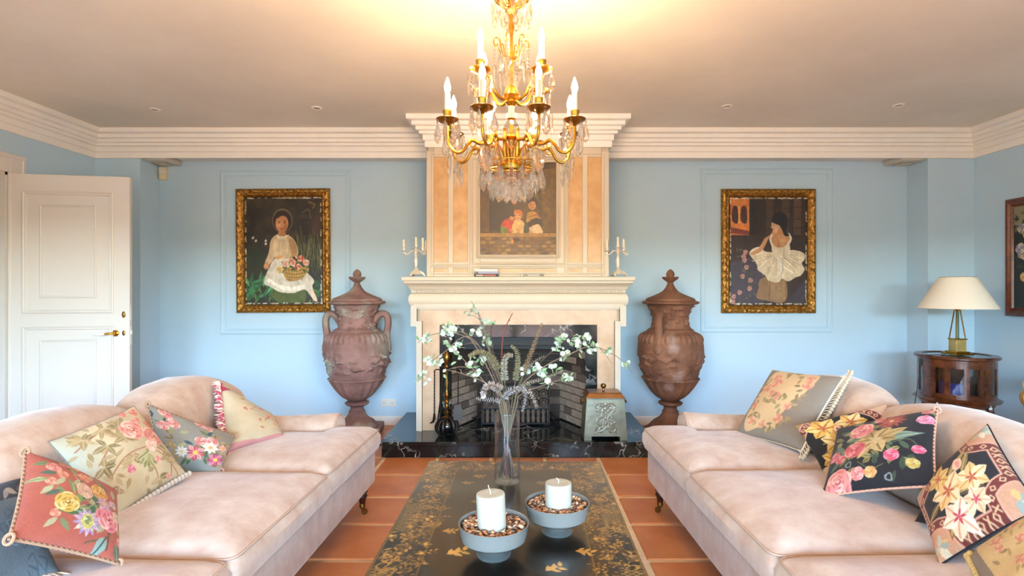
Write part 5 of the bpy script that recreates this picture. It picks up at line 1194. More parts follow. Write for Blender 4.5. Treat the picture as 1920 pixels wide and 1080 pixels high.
branch('low blossom twig reaching right in front of the grate', [(745, 700), (820, 630), (1000, 555), (1140, 515)], -.08, [(1000, 555, 3), (1125, 510, 4), (1110, 505, 2)], (.03, -.03), [(1000, 555, 1090, 575)], seed=9)
def twig(label, pts, depth, m, off, seed):
    P = stem_path(pts, depth, off); n = len(P)
    t = thing('bare_twig', label, 'branch', P[0], 0, 'branches in the glass vase'); o0 = P[0]
    obj('stem', MB().tube([p-o0 for p in P], [.004*(1-.6*i/n) for i in range(n)], 6), m, t)
    g = random.Random(seed); b = MB()
    for i in range(n//2, n-2, 2): p = P[i]-o0; b.ball((p.x+g.uniform(-.004, .004), p.y, p.z), .004, 6, 4)
    obj('buds', b, m, t)
    if m is m_barkd: obj('coiled_end', MB().tube(spline([(-.02, 0, .01), (-.028, .005, .05), (-.015, .012, .09), (.0, .0, .03), (.008, -.012, .004), (.03, -.018, .008), (.045, -.03, .04), (.042, -.03, .08)], 5), .003, 6), m, t)
    return t
twig('bare red twig with a hooked tip standing in the vase middle', [(735, 700), (700, 560), (700, 330), (720, 200), (770, 95)], .03, m_red, (.0, .03), 1)
twig('bare dark twig left of the red hooked one', [(730, 700), (660, 500), (640, 330), (628, 200), (655, 145)], .06, m_barkd, (-.01, .03), 2)
def frond(label, pts, depth, m, off, seed, L=.02, w_=.008, start=.35, step_=.007, round_=False, spiky=False):
    L *= 1.12; w_ *= 1.3; step_ *= .62
    P = stem_path(pts, depth, off); n = len(P); g = random.Random(seed+90)
    t = thing('leaf_frond', label, 'branch', P[0], 0, 'branches in the glass vase'); o0 = P[0]
    obj('stem', MB().tube([p-o0 for p in P], [.0028*(1-.6*i/n) for i in range(n)], 5), mat('dry_stem', '6e664c', .8), t)
    b = MB(); acc = 0; k_ = 0
    for i in range(int(n*start), n-1):
        d = P[i+1]-P[i]; T = d.normalized(); acc_n = max(1, int(d.length/step_))
        for j in range(acc_n):
            p = P[i]+d*(j/acc_n)-o0
            for q_ in range(4):
                a = k_*1.2+q_*PI/2+g.uniform(-.3, .3); k_ += 1; u_ = T.orthogonal().normalized(); sd = (Matrix.Rotation(a, 3, T) @ u_); wd = T.cross(sd)
                taper = 1-.5*((i-n*start)/(n*(1-start))); l = L*taper*g.uniform(.8, 1.15); ww = w_*taper
                up = T*(.35 if not spiky else .15)*l
                if round_: pts_ = [p, p+sd*l*.35+wd*ww+up*.4, p+sd*l*.8+wd*ww*.9+up, p+sd*l+up, p+sd*l*.8-wd*ww*.9+up, p+sd*l*.35-wd*ww+up*.4]
                else: pts_ = [p, p+sd*l*.3+wd*ww*.7+up*.3, p+sd*l*.7+wd*ww*.5+up*.7, p+sd*l+up, p+sd*l*.7-wd*ww*.5+up*.7, p+sd*l*.3-wd*ww*.7+up*.3]
                b.add(pts_, [(0, 1, 2, 3), (0, 3, 4, 5)])
    tag(obj('leaves', b, m, t, ang=80), kind='stuff'); return t
frond('olive leaf spike leaning left with blunt tip', [(735, 700), (700, 540), (640, 400), (560, 345), (480, 380)], -.03, m_oliv, (-.01, 0), 1, .018, .009, .5, round_=True)
frond('silvery round-leaved spike standing upright, crook at top', [(735, 700), (720, 560), (715, 420), (735, 372), (768, 372)], -.02, m_silv, (.0, -.01), 2, .016, .009, .45, round_=True)
frond('olive leaf spike standing upright right of centre', [(745, 700), (785, 560), (805, 420), (795, 340), (760, 310)], .02, m_oliv, (.01, .01), 3, .016, .008, .45, round_=True)
frond('tall tan spike of leaves pointing up and right', [(745, 700), (820, 560), (870, 410), (930, 250), (965, 155)], .05, mat('tan_leaf', 'd6ba92', .8, var=(60, .4)), (.02, .01), 4, .017, .007, .5)
frond('silver-green leaf spike reaching right at mid height', [(745, 710), (800, 600), (880, 550), (980, 520), (1100, 470)], -.03, m_silv, (.02, -.01), 5, .015, .007, .4)
frond('dusty pink leaf frond curling over at left', [(735, 715), (715, 660), (670, 580), (610, 565), (580, 610), (580, 640)], -.08, m_pinkl, (-.02, -.02), 6, .02, .011, .45, round_=True)
frond('pale lilac-white frond curling over the vase rim at right', [(735, 760), (690, 720), (720, 640), (780, 595), (840, 590), (855, 650), (830, 740)], -.09, mat('pale_lilac_leaf', 'd2d0d6', .85), (-.01, -.03), 7, .018, .007, .4)
frond('pale frond drooping right beside the vase rim', [(745, 710), (800, 620), (870, 600), (905, 650), (930, 720)], -.07, m_pinkl, (.02, -.02), 8, .016, .007, .5)
frond('feathery brownish spike leaning left up to the marble lintel', [(735, 700), (700, 560), (660, 420), (620, 300), (600, 215)], .07, mat('mauve_leaf', '9c8878', .85, var=(60, .3)), (-.01, .02), 9, .017, .004, .45, spiky=True)
frond('small white needle frond pointing up right', [(745, 700), (810, 560), (890, 430), (985, 372)], .04, m_pinkl, (.02, 0), 10, .013, .003, .65, spiky=True)
frond('small white needle frond sticking out left over the grate', [(735, 710), (690, 670), (610, 660), (528, 652)], -.08, mat('pale_lilac_leaf'), (-.02, -.01), 11, .014, .003, .5, spiky=True)
frond('grey leaf spike at the very top against the frieze', [(735, 700), (700, 560), (630, 360), (575, 190), (545, 80)], .04, mat('grey_leaf', 'c0b8a6', .85, var=(60, .3)), (0, .02), 12, .015, .006, .72)

# ------------------------------------------------------------------ chandelier
m_cry = glass_mat('cut_crystal', (1, .985, .96), .45, 0, 1.5)
m_tube_ = mat('candle_sleeve', 'f4ead6', .5)
m_bulb = mat('lit_bulb', 'fff2dc', .3, emit=((1.0, .68, .40), BULB))
m_dpan = mat('bronze_pan', 'a9772e', .32, metal=1, var=(60, .4))
def crystal(kind):
    b = MB()
    if kind == 'drop': b.lathe([(.0005, 0), (.004, -.006), (.0005, -.012), (.002, -.014), (.0085, -.044), (.0105, -.054), (.007, -.066), (.0005, -.074)], 6)
    elif kind == 'spear': b.lathe([(.0005, 0), (.004, -.005), (.0005, -.01), (.005, -.016), (.006, -.028), (.0045, -.06), (.0005, -.082)], 6)
    elif kind == 'leaf':
        b.lathe([(.0005, 0), (.0045, -.006), (.0005, -.012)], 6)
        o = [(0, -.012), (.007, -.022), (.013, -.03), (.011, -.04), (.014, -.048), (.009, -.06), (0, -.074), (-.009, -.06), (-.014, -.048), (-.011, -.04), (-.013, -.03), (-.007, -.022)]
        n = len(o); vs = [(x, 0, z) for x, z in o]+[(0, .006, -.042), (0, -.006, -.042)]
        fs = [(i, (i+1) % n, n) for i in range(n)]+[((i+1) % n, i, n+1) for i in range(n)]; b.add(vs, fs)
    elif kind == 'bead': b.lathe([(.0005, .006), (.006, .002), (.006, -.002), (.0005, -.006)], 6)
    elif kind == 'chain':
        for i in range(5): b.lathe([(.0005, -.002-i*.013), (.0052, -.0085-i*.013), (.0005, -.015-i*.013)], 6)
    me = b.mesh('crystal_'+kind, False); me.materials.append(m_cry); return me
CR = {k_: crystal(k_) for k_ in ('drop', 'spear', 'leaf', 'bead', 'chain')}
ch = thing('chandelier', 'gilt bronze chandelier with lit candle bulbs and hanging cut crystals', 'chandelier', (-.033, 2.3, ZC))
cz = lambda z: z-ZC
def hang(kind, x, y, z, rz, s_=1): return inst('crystal_pendant', CR[kind], ch, (x, y, cz(z)), (rnd.uniform(-.06, .06), rnd.uniform(-.06, .06), rz), (1.5*s_, 1.5*s_, 1.2*s_))
col_ = MB()
col_.lathe([(.001, cz(2.642)), (.05, cz(2.64)), (.055, cz(2.625)), (.03, cz(2.605)), (.012, cz(2.59)), (.006, cz(2.58)), (.006, cz(2.47)), (.012, cz(2.465)), (.016, cz(2.45)), (.008, cz(2.435)), (.01, cz(2.42)), (.022, cz(2.415)), (.027, cz(2.405)), (.012, cz(2.39)), (.009, cz(2.36)), (.013, cz(2.34)), (.009, cz(2.32)), (.006, cz(2.3)), (.007, cz(2.24)), (.014, cz(2.225)), (.018, cz(2.21)), (.01, cz(2.2)), (.005, cz(2.19)), (.005, cz(2.10)), (.02, cz(2.095)), (.03, cz(2.075)), (.035, cz(2.06)), (.02, cz(2.04)), (.028, cz(2.03)), (.012, cz(2.015)), (.010, cz(1.99)), (.02, cz(1.985)), (.02, cz(1.965)), (.008, cz(1.96)), (.006, cz(1.90)), (.03, cz(1.893)), (.034, cz(1.886)), (.015, cz(1.875)), (.012, cz(1.85)), (.03, cz(1.84)), (.022, cz(1.82)), (.014, cz(1.80)), (.04, cz(1.79)), (.052, cz(1.775)), (.05, cz(1.755)), (.03, cz(1.735)), (.014, cz(1.722)), (.018, cz(1.712)), (.01, cz(1.70)), (.001, cz(1.692))], 24)
obj('stem', col_, m_gold, ch)
obj('glass_baluster', MB().lathe([(.012, cz(2.095)), (.03, cz(2.10)), (.041, cz(2.125)), (.04, cz(2.15)), (.027, cz(2.19)), (.014, cz(2.22)), (.010, cz(2.235))], 12, cap=False), m_cry, ch, smooth=False)
obj('glass_baluster', MB().lathe([(.010, cz(1.96)), (.02, cz(1.955)), (.03, cz(1.935)), (.032, cz(1.92)), (.02, cz(1.90)), (.01, cz(1.893))], 12, cap=False), m_cry, ch, smooth=False)
# top crown with hanging drops
cr_ = MB().tube([(.07*math.cos(a), .07*math.sin(a), cz(2.46)) for a in np.linspace(0, 2*PI, 25)[:-1]], .006, 6, True).tube([(.074*math.cos(a), .074*math.sin(a), cz(2.475)) for a in np.linspace(0, 2*PI, 25)[:-1]], .004, 6, True)
for i in range(8):
    a = i*PI/4; c, s_ = math.cos(a), math.sin(a)
    cr_.tube([(.01*c, .01*s_, cz(2.42)), (.04*c, .04*s_, cz(2.43)), (.07*c, .07*s_, cz(2.455)), (.085*c, .085*s_, cz(2.49)), (.078*c, .078*s_, cz(2.505))], .0035, 6)
    cr_.ball((.078*c, .078*s_, cz(2.47)), .009, 8, 6)
obj('crown', cr_, m_gold, ch)
for i in range(12):
    a = i*PI/6+.1; hang('drop' if i % 2 else 'leaf', .078*math.cos(a), .078*math.sin(a), 2.462-(.03 if i % 2 else 0), a+PI/2, .95)
for i in range(6): a = i*PI/3; hang('drop', .035*math.cos(a), .035*math.sin(a), 2.405, a, .8)
# curled hooks above the upper tier
hk = MB()
for i in range(6):
    a = i*PI/3+.25; c, s_ = math.cos(a), math.sin(a)
    pr = spline([(.01, 2.205), (.03, 2.215), (.042, 2.25), (.05, 2.285), (.066, 2.29), (.075, 2.272), (.066, 2.258), (.058, 2.266)], 4)
    hk.tube([(r_*c, r_*s_, cz(z)) for r_, z in pr], .0028, 6)
    hang('chain', .072*c, .072*s_, 2.262, a); hang('spear', .072*c, .072*s_, 2.195, a, 1.1); hang('drop', .045*c, .045*s_, 2.24, a, .9); hang('chain', .03*c, .03*s_, 2.20, a, .9)
obj('scroll_hooks', hk, m_gold, ch)
bulb_me = MB().lathe([(.006, 0), (.0105, .012), (.0125, .022), (.0105, .036), (.006, .05), (.0008, .064)], 10).mesh('bulb'); bulb_me.materials.append(m_bulb)
def arm_set(n, a0, Rr, zpan, pr, upper):
    for i in range(n):
        a = a0+i*2*PI/n; c, s_ = math.cos(a), math.sin(a)
        if upper: path = spline([(.02, 2.05), (.05, 2.035), (.085, 2.05), (.11, 2.085), (.13, 2.105), (Rr-.01, 2.085), (Rr+.004, 2.095), (Rr, zpan)], 5)
        else: path = spline([(.03, 1.775), (.045, 1.83), (.075, 1.86), (.11, 1.855), (.14, 1.85), (.165, 1.86), (.185, 1.845), (.205, 1.815), (.235, 1.805), (.262, 1.83), (Rr, 1.87), (Rr, zpan)], 5)
        P = [(r_*c, r_*s_, cz(z)) for r_, z in path]; k_ = len(P)
        ar = MB().tube(P, [(.0075 if j < k_*.5 else .0062) for j in range(k_)], 8)
        if not upper:                                           # little curl under the arm, leaf on the stem
            cu = spline([(.15, 1.852), (.16, 1.835), (.175, 1.838), (.176, 1.852)], 4); ar.tube([(r_*c, r_*s_, cz(z)) for r_, z in cu], .0035, 6)
            lf = spline([(.045, 1.77), (.06, 1.80), (.07, 1.85), (.066, 1.90), (.075, 1.905)], 4); ar.tube([(r_*c, r_*s_, cz(z)) for r_, z in lf], [.008*(1-.5*abs(j/(len(lf)-1)-.4)) for j in range(len(lf))], 6)
        arm = obj('arm', ar, m_gold, ch)
        x, y, z = Rr*c, Rr*s_, cz(zpan)
        obj('drip_pan', MB().lathe([(.006, z-.02), (.012, z-.012), (.03, z-.006), (.043, z+.004), (.045, z+.007), (.043, z+.009), (.02, z+.004), (.012, z+.006)], 20, (x, y, 0)), m_dpan, arm)
        obj('candle_cup', MB().lathe([(.009, z+.004), (.017, z+.012), (.014, z+.02), (.018, z+.03), (.0195, z+.04), (.016, z+.041), (.012, z+.036)], 16, (x, y, 0), fn=lambda a_, j, z_: 1+.05*math.sin(a_*8)), m_gold, arm)
        obj('candle_sleeve', MB().lathe([(.0115, z+.035), (.0115, z+.108), (.007, z+.11)], 14, (x, y, 0)), m_tube_, arm)
        inst('bulb', bulb_me, arm, (x, y, z+.108))
        for q_ in range(pr):
            b_ = a+q_*2*PI/pr+.2; px_, py_ = x+.043*math.cos(b_), y+.043*math.sin(b_)
            hang(('drop', 'spear')[q_ % 2], px_, py_, zpan+.002, b_, 1.0)
        if not upper:
            for (r_, z_, kd, sc_) in ((.235, 1.80, 'leaf', 1.15), (.13, 1.845, 'drop', .9), (.262, 1.80, 'spear', 1.1)):
                hang(kd, r_*c, r_*s_, z_, a+PI/2 if kd == 'leaf' else a, sc_)
arm_set(8, PI/8, .27, 1.925, 7, False)
arm_set(4, PI/4, .168, 2.115, 6, True)
# basket of pendants at the bottom
ring = MB()
for r_, z in ((.125, 1.775), (.085, 1.735), (.05, 1.712)): ring.tube([(r_*math.cos(a), r_*math.sin(a), cz(z)) for a in np.linspace(0, 2*PI, 33)[:-1]], .0025, 5, True)
for i in range(8): a = i*PI/4; ring.tube([(.045*math.cos(a), .045*math.sin(a), cz(1.77)), (.09*math.cos(a), .09*math.sin(a), cz(1.762)), (.125*math.cos(a), .125*math.sin(a), cz(1.775))], .003, 5)
obj('pendant_rings', ring, m_gold, ch)
for i in range(16): a = i*PI/8; hang('leaf' if i % 2 else 'drop', .125*math.cos(a), .125*math.sin(a), 1.773, a+PI/2, 1.15); hang('bead', .125*math.cos(a+.2), .125*math.sin(a+.2), 1.775, a)
for i in range(14): a = i*PI/7; hang('leaf', .085*math.cos(a), .085*math.sin(a), 1.733, a+PI/2, 1.15)
for i in range(9): a = i*2*PI/9; hang('drop', .05*math.cos(a), .05*math.sin(a), 1.71, a, .95)
hang('drop', 0, 0, 1.694, 0, .6)
for i in range(8): a = i*PI/4; hang('chain', .09*math.cos(a), .09*math.sin(a), 1.86, a, 1.1)

# ------------------------------------------------------------------ on the mantel shelf
m_can = mat('ivory_candle', 'efe4cc', .5); m_enam = mat('white_enamel', 'eceaf0', .2)
def candelabra(label, x, y, rz, arms, lean, clabels):
    t = thing('candelabra', label, 'candelabra', (x, y, zsh), rz)
    # stepped tripod base with scrolled feet
    b = MB(); b.lathe([(.058, .02), (.05, .03), (.034, .044), (.022, .056), (.016, .066), (.012, .07)], 32, fn=lambda a, j, z: 1+.12*math.cos(a*3)*(j < 4))
    for i in range(3):
        a = i*2*PI/3; c, s_ = math.cos(a), math.sin(a); b.tube([(.03*c, .03*s_, .042), (.052*c, .052*s_, .03), (.066*c, .066*s_, .012), (.073*c, .073*s_, .006)], [.012, .012, .009, .006], 8)
    obj('base', b, m_silver, t)
    obj('stem', MB().lathe([(.012, .066), (.02, .07), (.011, .078), (.014, .09), (.0175, .12), (.018, .135), (.012, .158), (.010, .166), (.017, .172), (.012, .18), (.016, .195), (.01, .21), (.014, .222), (.011, .23)], 24), m_silver, t)
    obj('enamel_plaque', MB().ball((0, -.0165, .125), .0085, 10, 8, 1, .45, 2.2), m_enam, t)
    obj('cup', MB().lathe([(.006, .228), (.022, .238), (.024, .242), (.012, .244), (.011, .25), (.015, .262), (.012, .266)], 18), m_silver, t)
    spots_ = [(0, 0, .265, .062)]
    for (a, hh, r_) in arms:
        c, s_ = math.cos(a), math.sin(a)
        ar = MB().tube([(q_*c, q_*s_, z) for q_, z in spline([(.008, .21), (.03, .212), (.05, .198), (.068, .182), (.086, .188), (r_, .208)], 4)], .006, 8)
        ar.ball((.04*c, .04*s_, .21), .008, 8, 6)
        a_ = obj('arm', ar, m_silver, t)
        obj('cup', MB().lathe([(.006, .204), (.022, .211), (.024, .215), (.012, .217), (.011, .222), (.016, .234), (.012, .24)], 18, (r_*c, r_*s_, 0)), m_silver, a_)
        spots_.append((r_*c, r_*s_, .238, hh))
    Rm = Matrix.Rotation(rz, 3, 'Z')
    for (cx_, cy_, z, h), lb in zip(spots_, clabels):
        p = Rm @ Vector((cx_, cy_, 0)); k_ = thing('candle', lb, 'candle', (x+p.x, y+p.y, zsh+z-.004), 0, 'candles in the candelabra')
        obj('wax', MB().lathe([(.0092, 0), (.0088, h-.002), (.007, h), (.001, h-.001)], 14), m_can, k_); obj('wick', MB().tube([(0, 0, h-.002), (.0005, 0, h+.007)], .0009, 5), m_wick, k_)
yl = 4.53
candelabra('silver four-branch candelabra left of the overmantel, nearer the girl portrait', X(780, yl), yl, 0, [(PI*1.0, .068, .098), (-.35, .08, .062), (.55, .064, .085)], 0,
           ['tallest ivory candle, centre of the candelabra near the girl portrait', 'ivory candle on the outer arm of the girl-portrait side candelabra', 'ivory candle on the inner front arm of the girl-portrait side candelabra', 'short ivory candle half behind another, girl-portrait side candelabra'])
candelabra('silver candelabra right of the overmantel, nearer the dancer picture', X(1158.5, yl), yl, 0, [(PI*1.0, .066, .088), (.2, .072, .05)], 0,
           ['tallest ivory candle, centre of the candelabra near the dancer picture', 'ivory candle beside the overmantel edge, dancer side candelabra', 'ivory candle on the outer arm of the dancer side candelabra'])
def book(label, x0, x1, z0, z1, y0, d, cov, page='efe6d2', rz=0, pages_front=True, bands=()):
    t = thing('book', label, 'book', ((x0+x1)/2, y0+d/2, z0), rz, 'books on the mantel shelf'); hw_ = (x1-x0)/2; h = z1-z0; m_ = mat('cover_'+cov, cov, .5)
    obj('cover', MB().box(-hw_, hw_, -d/2, d/2, 0, .0022).box(-hw_, hw_, -d/2, d/2, h-.0022, h).box(-hw_, -hw_+.003, -d/2, d/2, 0, h), m_, t)
    if not pages_front:
        obj('spine', MB().box(-hw_, hw_, -d/2-.001, -d/2+.003, 0, h), m_, t)
        for a, b_, c in bands: obj('spine_band', MB().box(-hw_+a*2*hw_, -hw_+b_*2*hw_, -d/2-.0016, -d/2, h*.25, h*.75), mat('band_'+c, c, .6), t)
    obj('pages', MB().box(-hw_+.002, hw_-.004, -d/2+.004, d/2-.004, .002, h-.002), mat('pages_'+page, page, .8), t); return t
yb_ = 4.455
zb = zsh
book('dark book with red lettering block at the bottom of the small stack', X(889, yb_), X(935, yb_), zb, zb+.024, yb_, .09, '241a16', 'c89888', pages_front=False, bands=[(.07, .36, 'b8a898'), (.38, .88, 'b0685c')])
book('blue-grey book in the middle of the small stack', X(896, yb_), X(935, yb_), zb+.0245, zb+.041, yb_+.002, .085, '8a90ac', 'b0b0c4')
book('white book with tan end lying on top of the small stack', X(889, yb_), X(934, yb_), zb+.0415, zb+.064, yb_+.004, .08, 'b89a64', 'f2eee4')
book('single flat silvery book lying alone on the mantel shelf', X(976, yb_), X(1020, yb_), zb, zb+.026, yb_, .085, '8f897a', 'c8c2b0', pages_front=False, bands=[(.02, .1, 'd8d4c0'), (.3, .8, 'b8b4a4'), (.85, .97, '6a665c')])

# ------------------------------------------------------------------ fire irons, screen, coal box
hx, hy = -.57, 4.395
m_iron = mat('forged_iron', '26221f', .45, metal=.7, bump=(60, .2))
t = thing('fire_iron_stand', 'brass fire iron stand on a black ball foot, on the hearth', 'stand', (hx, hy, ZH))
obj('ball_foot', MB().ball((0, 0, .068), .062, 24, 14, 1, 1, .95), mat('black_gloss', '101012', .12, coat=.5), t)
pb = MB()
for i in range(6):
    a = i*PI/3+.3; c, s_ = math.cos(a), math.sin(a)
    P = [(.012*c, .012*s_, .137), (.05*c, .05*s_, .125), (.078*c, .078*s_, .09), (.08*c, .08*s_, .05), (.06*c, .06*s_, .014), (.066*c, .066*s_, .003)]
    pb.tube(spline(P, 4), [.006+.009*math.sin(PI*min(1, i2/20)) for i2 in range(21)], 6)
obj('leaf_claws', pb, m_iron, t)
obj('stem', MB().lathe([(.022, .130), (.028, .14), (.014, .15), (.018, .165), (.024, .18), (.014, .195), (.02, .205), (.026, .215), (.014, .225), (.012, .245), (.022, .26), (.014, .275), (.02, .30), (.024, .315), (.014, .335), (.011, .36), (.016, .40), (.012, .44), (.010, .52), (.018, .535), (.010, .55), (.02, .57), (.03, .60), (.026, .63), (.012, .65), (.004, .66), (.001, .662)], 20), m_brass, t)
obj('hook_bar', MB().tube([(-.10, -.01, .50), (-.085, -.01, .515), (0, 0, .512), (.085, -.01, .515), (.10, -.01, .50)], .005, 6).tube([(0, -.08, .505), (0, 0, .512), (0, .06, .505)], .005, 6), m_iron, t)
obj('guard_bar', MB().box(-.055, .055, -.012, .012, .205, .216, .003).box(-.012, .012, -.05, .05, .205, .216, .003), m_iron, t)
def iron(name, label, dx, dy, parts):
    o = thing(name, label, 'fire iron', (hx+dx, hy+dy, ZH+.49), 0, 'fire irons'); 
    for nm, b, m_ in parts: obj(nm, b, m_, o)
twist = lambda n, r: [r*(1+.25*math.sin(i*2.2)) for i in range(n)]
ln_ = lambda p0, p1, n: [tuple(Vector(p0)+(Vector(p1)-Vector(p0))*i/(n-1)) for i in range(n)]
iron('poker', 'black twisted iron poker with hooked tip, hanging at the stand\'s outer side', -.095, -.012, [('shaft', MB().tube(ln_((0, 0, .01), (0, -.004, -.33), 40), twist(40, .0055), 6), m_iron), ('tip', MB().tube([(0, -.004, -.32), (-.002, -.004, -.36), (-.012, -.004, -.385), (-.035, -.004, -.395)], [.009, .012, .009, .004], 6), m_iron)])
iron('fire_tongs', 'iron fire tongs with long flat arms, hanging beside the brass stem', -.02, -.035, [('arm', MB().tube(ln_((.003, 0, .005), (-.05, -.006, -.40), 12), .006, 6).ball((-.052, -.006, -.405), .009, 8, 6), m_iron), ('arm', MB().tube(ln_((-.003, 0, .005), (-.028, -.02, -.38), 12), .006, 6), m_iron), ('handle', MB().ball((0, 0, .016), .012, 8, 6), m_brass)])
iron('fire_shovel', 'iron fire shovel with a flat blade, hanging on the firebox side', .09, -.012, [('shaft', MB().tube(ln_((0, 0, .01), (.0, -.004, -.25), 36), twist(36, .005), 6), m_iron), ('blade', MB().prism([(-.022, -.25), (.022, -.25), (.036, -.30), (.036, -.37), (-.036, -.37), (-.036, -.30)], 'y', -.008, -.003), mat('worn_steel', '45403c', .5, metal=.5))])

sx0, sz0, sy = X(902, 4.69), ZH+.004, 4.69
SW, SH = .577, .34
t = thing('fire_grate', 'black iron fire grate with fretwork panel and curled feet, inside the fireplace', 'grate', (X(966.5, sy), sy, sz0))
b = MB(); fr_ = .012
b.box(-SW/2, -SW/2+fr_, -.008, .008, .0, SH, .002).box(SW/2-fr_, SW/2, -.008, .008, .0, SH, .002).box(-SW/2, SW/2, -.008, .008, SH-fr_, SH, .002).box(-SW/2, SW/2, -.008, .008, .008, .008+fr_, .002)
obj('frame', b, m_blk, t)
obj('back_plate', MB().box(-SW/2+.01, SW/2-.01, .03, .036, .012, SH-.01), mat('rusty_plate', '6a5846', .7, metal=.4, var=(30, .5)), t)
n_ = 13
for i in range(n_):
    x = -SW/2+fr_+(i+.5)*(SW-2*fr_)/n_
    obj('bar', MB().lathe([(.004, .02), (.009, .03), (.005, .06), (.011, .085), (.005, .11), (.004, .12), (.012, .128), (.004, .136)], 8, (x, 0, 0)), m_blk, t)
obj('cross_rail', MB().box(-SW/2, SW/2, -.005, .005, .134, .144), m_blk, t)
fb_ = MB()
for i in range(7):
    x = -SW/2+fr_+(i+.5)*(SW-2*fr_)/7; r_ = (SW-2*fr_)/14
    for z in (.19, .265):
        fb_.tube([(x+r_*math.cos(a), 0, z+r_*math.sin(a)*.9) for a in np.linspace(0, 2*PI, 17)[:-1]], .004, 5, True)
        fb_.tube([(x+r_*.45*math.cos(a), 0, z+r_*.5*math.sin(a)) for a in np.linspace(0, 2*PI, 13)[:-1]], .0035, 5, True)
obj('fretwork', fb_, m_blk, t)
for sx in (-1, 1):
    x = sx*SW/2
    obj('curled_foot', MB().tube(spline([(x, -.0, .11), (x+sx*.03, -.02, .085), (x+sx*.05, -.03, .07), (x+sx*.075, -.035, .068)], 4), .007, 6).tube(spline([(x, -.0, .07), (x+sx*.03, -.02, .05), (x+sx*.055, -.03, .012), (x+sx*.09, -.035, .008)], 4), .007, 6), m_blk, t)

m_pewter = mat('embossed_pewter', '83836f', .42, metal=.45, var=(12, .3), bump=(40, .15)); m_cop = mat('copper_lid', 'a8794c', .35, metal=.85, var=(10, .35))
t = thing('coal_box', 'tapered metal coal box with embossed crest and copper lid on the hearth', 'box', (.653, 4.355, ZH))
def frust(w0, d0, w1, d1, z0, z1): return [(-w0, -d0, z0), (w0, -d0, z0), (w0, d0, z0), (-w0, d0, z0), (-w1, -d1, z1), (w1, -d1, z1), (w1, d1, z1), (-w1, d1, z1)], [(3, 2, 1, 0), (4, 5, 6, 7), (0, 1, 5, 4), (1, 2, 6, 5), (2, 3, 7, 6), (3, 0, 4, 7)]
b = MB(); b.add(*frust(.163, .12, .142, .105, .03, .312))
for (x0, x1) in ((-.163, -.108), (.108, .163)): b.box(x0, x1, -.1195, .1195, 0, .03)
b.box(-.11, .11, .09, .119, 0, .03); obj('body', b, m_pewter, t, smooth=False)
obj('rim_band', MB().box(-.147, .147, -.11, .11, .306, .318, .003), m_pewter, t)
obj('lid', MB().add(*frust(.15, .113, .125, .09, .318, .350)).add(*frust(.128, .093, .12, .085, .35, .355)), m_cop, t, smooth=False)
obj('knob', MB().lathe([(.012, .352), (.008, .36), (.007, .372), (.016, .378), (.022, .39), (.02, .403), (.01, .41), (.001, .412)], 20), m_brass, t)
obj('lid_plate', MB().ball((0, -.05, .344), .05, 16, 6, 1, .5, .08), m_blk, t)
for sx in (-1, 1):
    obj('ring_handle', MB().tube([(sx*.152, -.03, .285), (sx*.172, -.03, .28), (sx*.176, 0, .265), (sx*.172, .03, .28), (sx*.152, .03, .285)], .006, 6), m_brass, t)
em = MB(); g = random.Random(8)
fy = lambda z: -.12+.015*(z-.03)/.282
def boss(x, z, r, sx_=1, sz_=1): em.ball((x, fy(z), z), r, 10, 6, sx_, .35, sz_)
for sx in (-1, 1):
    for P in ([(.0, .26), (.03, .275), (.062, .268), (.07, .25), (.055, .24)], [(.05, .25), (.052, .22), (.035, .20), (.045, .18), (.06, .17)], [(.06, .17), (.07, .14), (.05, .13), (.055, .11)], [(.055, .11), (.075, .09), (.06, .07), (.03, .075), (.0, .10)], [(.02, .24), (.03, .2), (.015, .17), (.02, .13)], [(.04, .10), (.07, .06), (.085, .055)]):
        em.tube([(sx*x, fy(z)-.002, z) for x, z in spline(P, 4)], .0065, 6)
    for (x, z, r) in ((.045, .262, .013), (.03, .225, .011), (.05, .195, .01), (.058, .15, .012), (.05, .09, .012), (.025, .15, .01), (.018, .195, .01)): boss(sx*x, z, r)
for sx in (-1, 1):
    for (x, z, r) in ((.02, .262, .016), (.06, .25, .012), (.065, .225, .012), (.04, .24, .014), (.02, .22, .014), (.045, .17, .013), (.03, .18, .012), (.02, .1, .013), (.045, .12, .014), (.065, .13, .011), (.07, .075, .011), (.035, .065, .011)): boss(sx*x, z, r, 1.1)
for (z, r) in ((.27, .018), (.235, .016), (.205, .013), (.165, .015), (.125, .013), (.10, .010)): boss(0, z, r)
obj('embossed_crest', em, mat('crest_pewter', '9a9a88', .4, metal=.45, var=(60, .4)), t)

# ------------------------------------------------------------------ drum cabinet with lamp in the corner
lx, ly = 3.43, 4.40; tt = .75
fdir = math.atan2(-ly, -lx)                                     # faces the seats
t = thing('drum_table', 'round mahogany drum cabinet with glazed doors in the corner', 'table', (lx, ly, 0))
def arc_pts(r, a0, a1, n): return [(r*math.cos(fdir+a0+(a1-a0)*i/n), r*math.sin(fdir+a0+(a1-a0)*i/n)) for i in range(n+1)]
def wall_arc(name, r0, r1, a0, a1, z0, z1, m_, par=t, n=None):
    n = n or max(2, int(abs(a1-a0)/.12)); o = arc_pts(r1, a0, a1, n)+arc_pts(r0, a0, a1, n)[::-1]
    return obj(name, MB().prism(o, 'z', z0, z1), m_, par, ang=30)
obj('top', MB().lathe([(.21, tt-.012), (.262, tt-.028), (.276, tt-.02), (.276, tt-.008), (.268, tt), (.225, tt), (.22, tt-.006), (.22, tt-.012)], 48, cap=False), m_wood, t)
obj('top_glass', MB().lathe([(.221, tt-.012), (.221, tt-.006)], 48), mat('dark_glass', '1a1512', .06), t)
zb0, zb1 = .425, .722
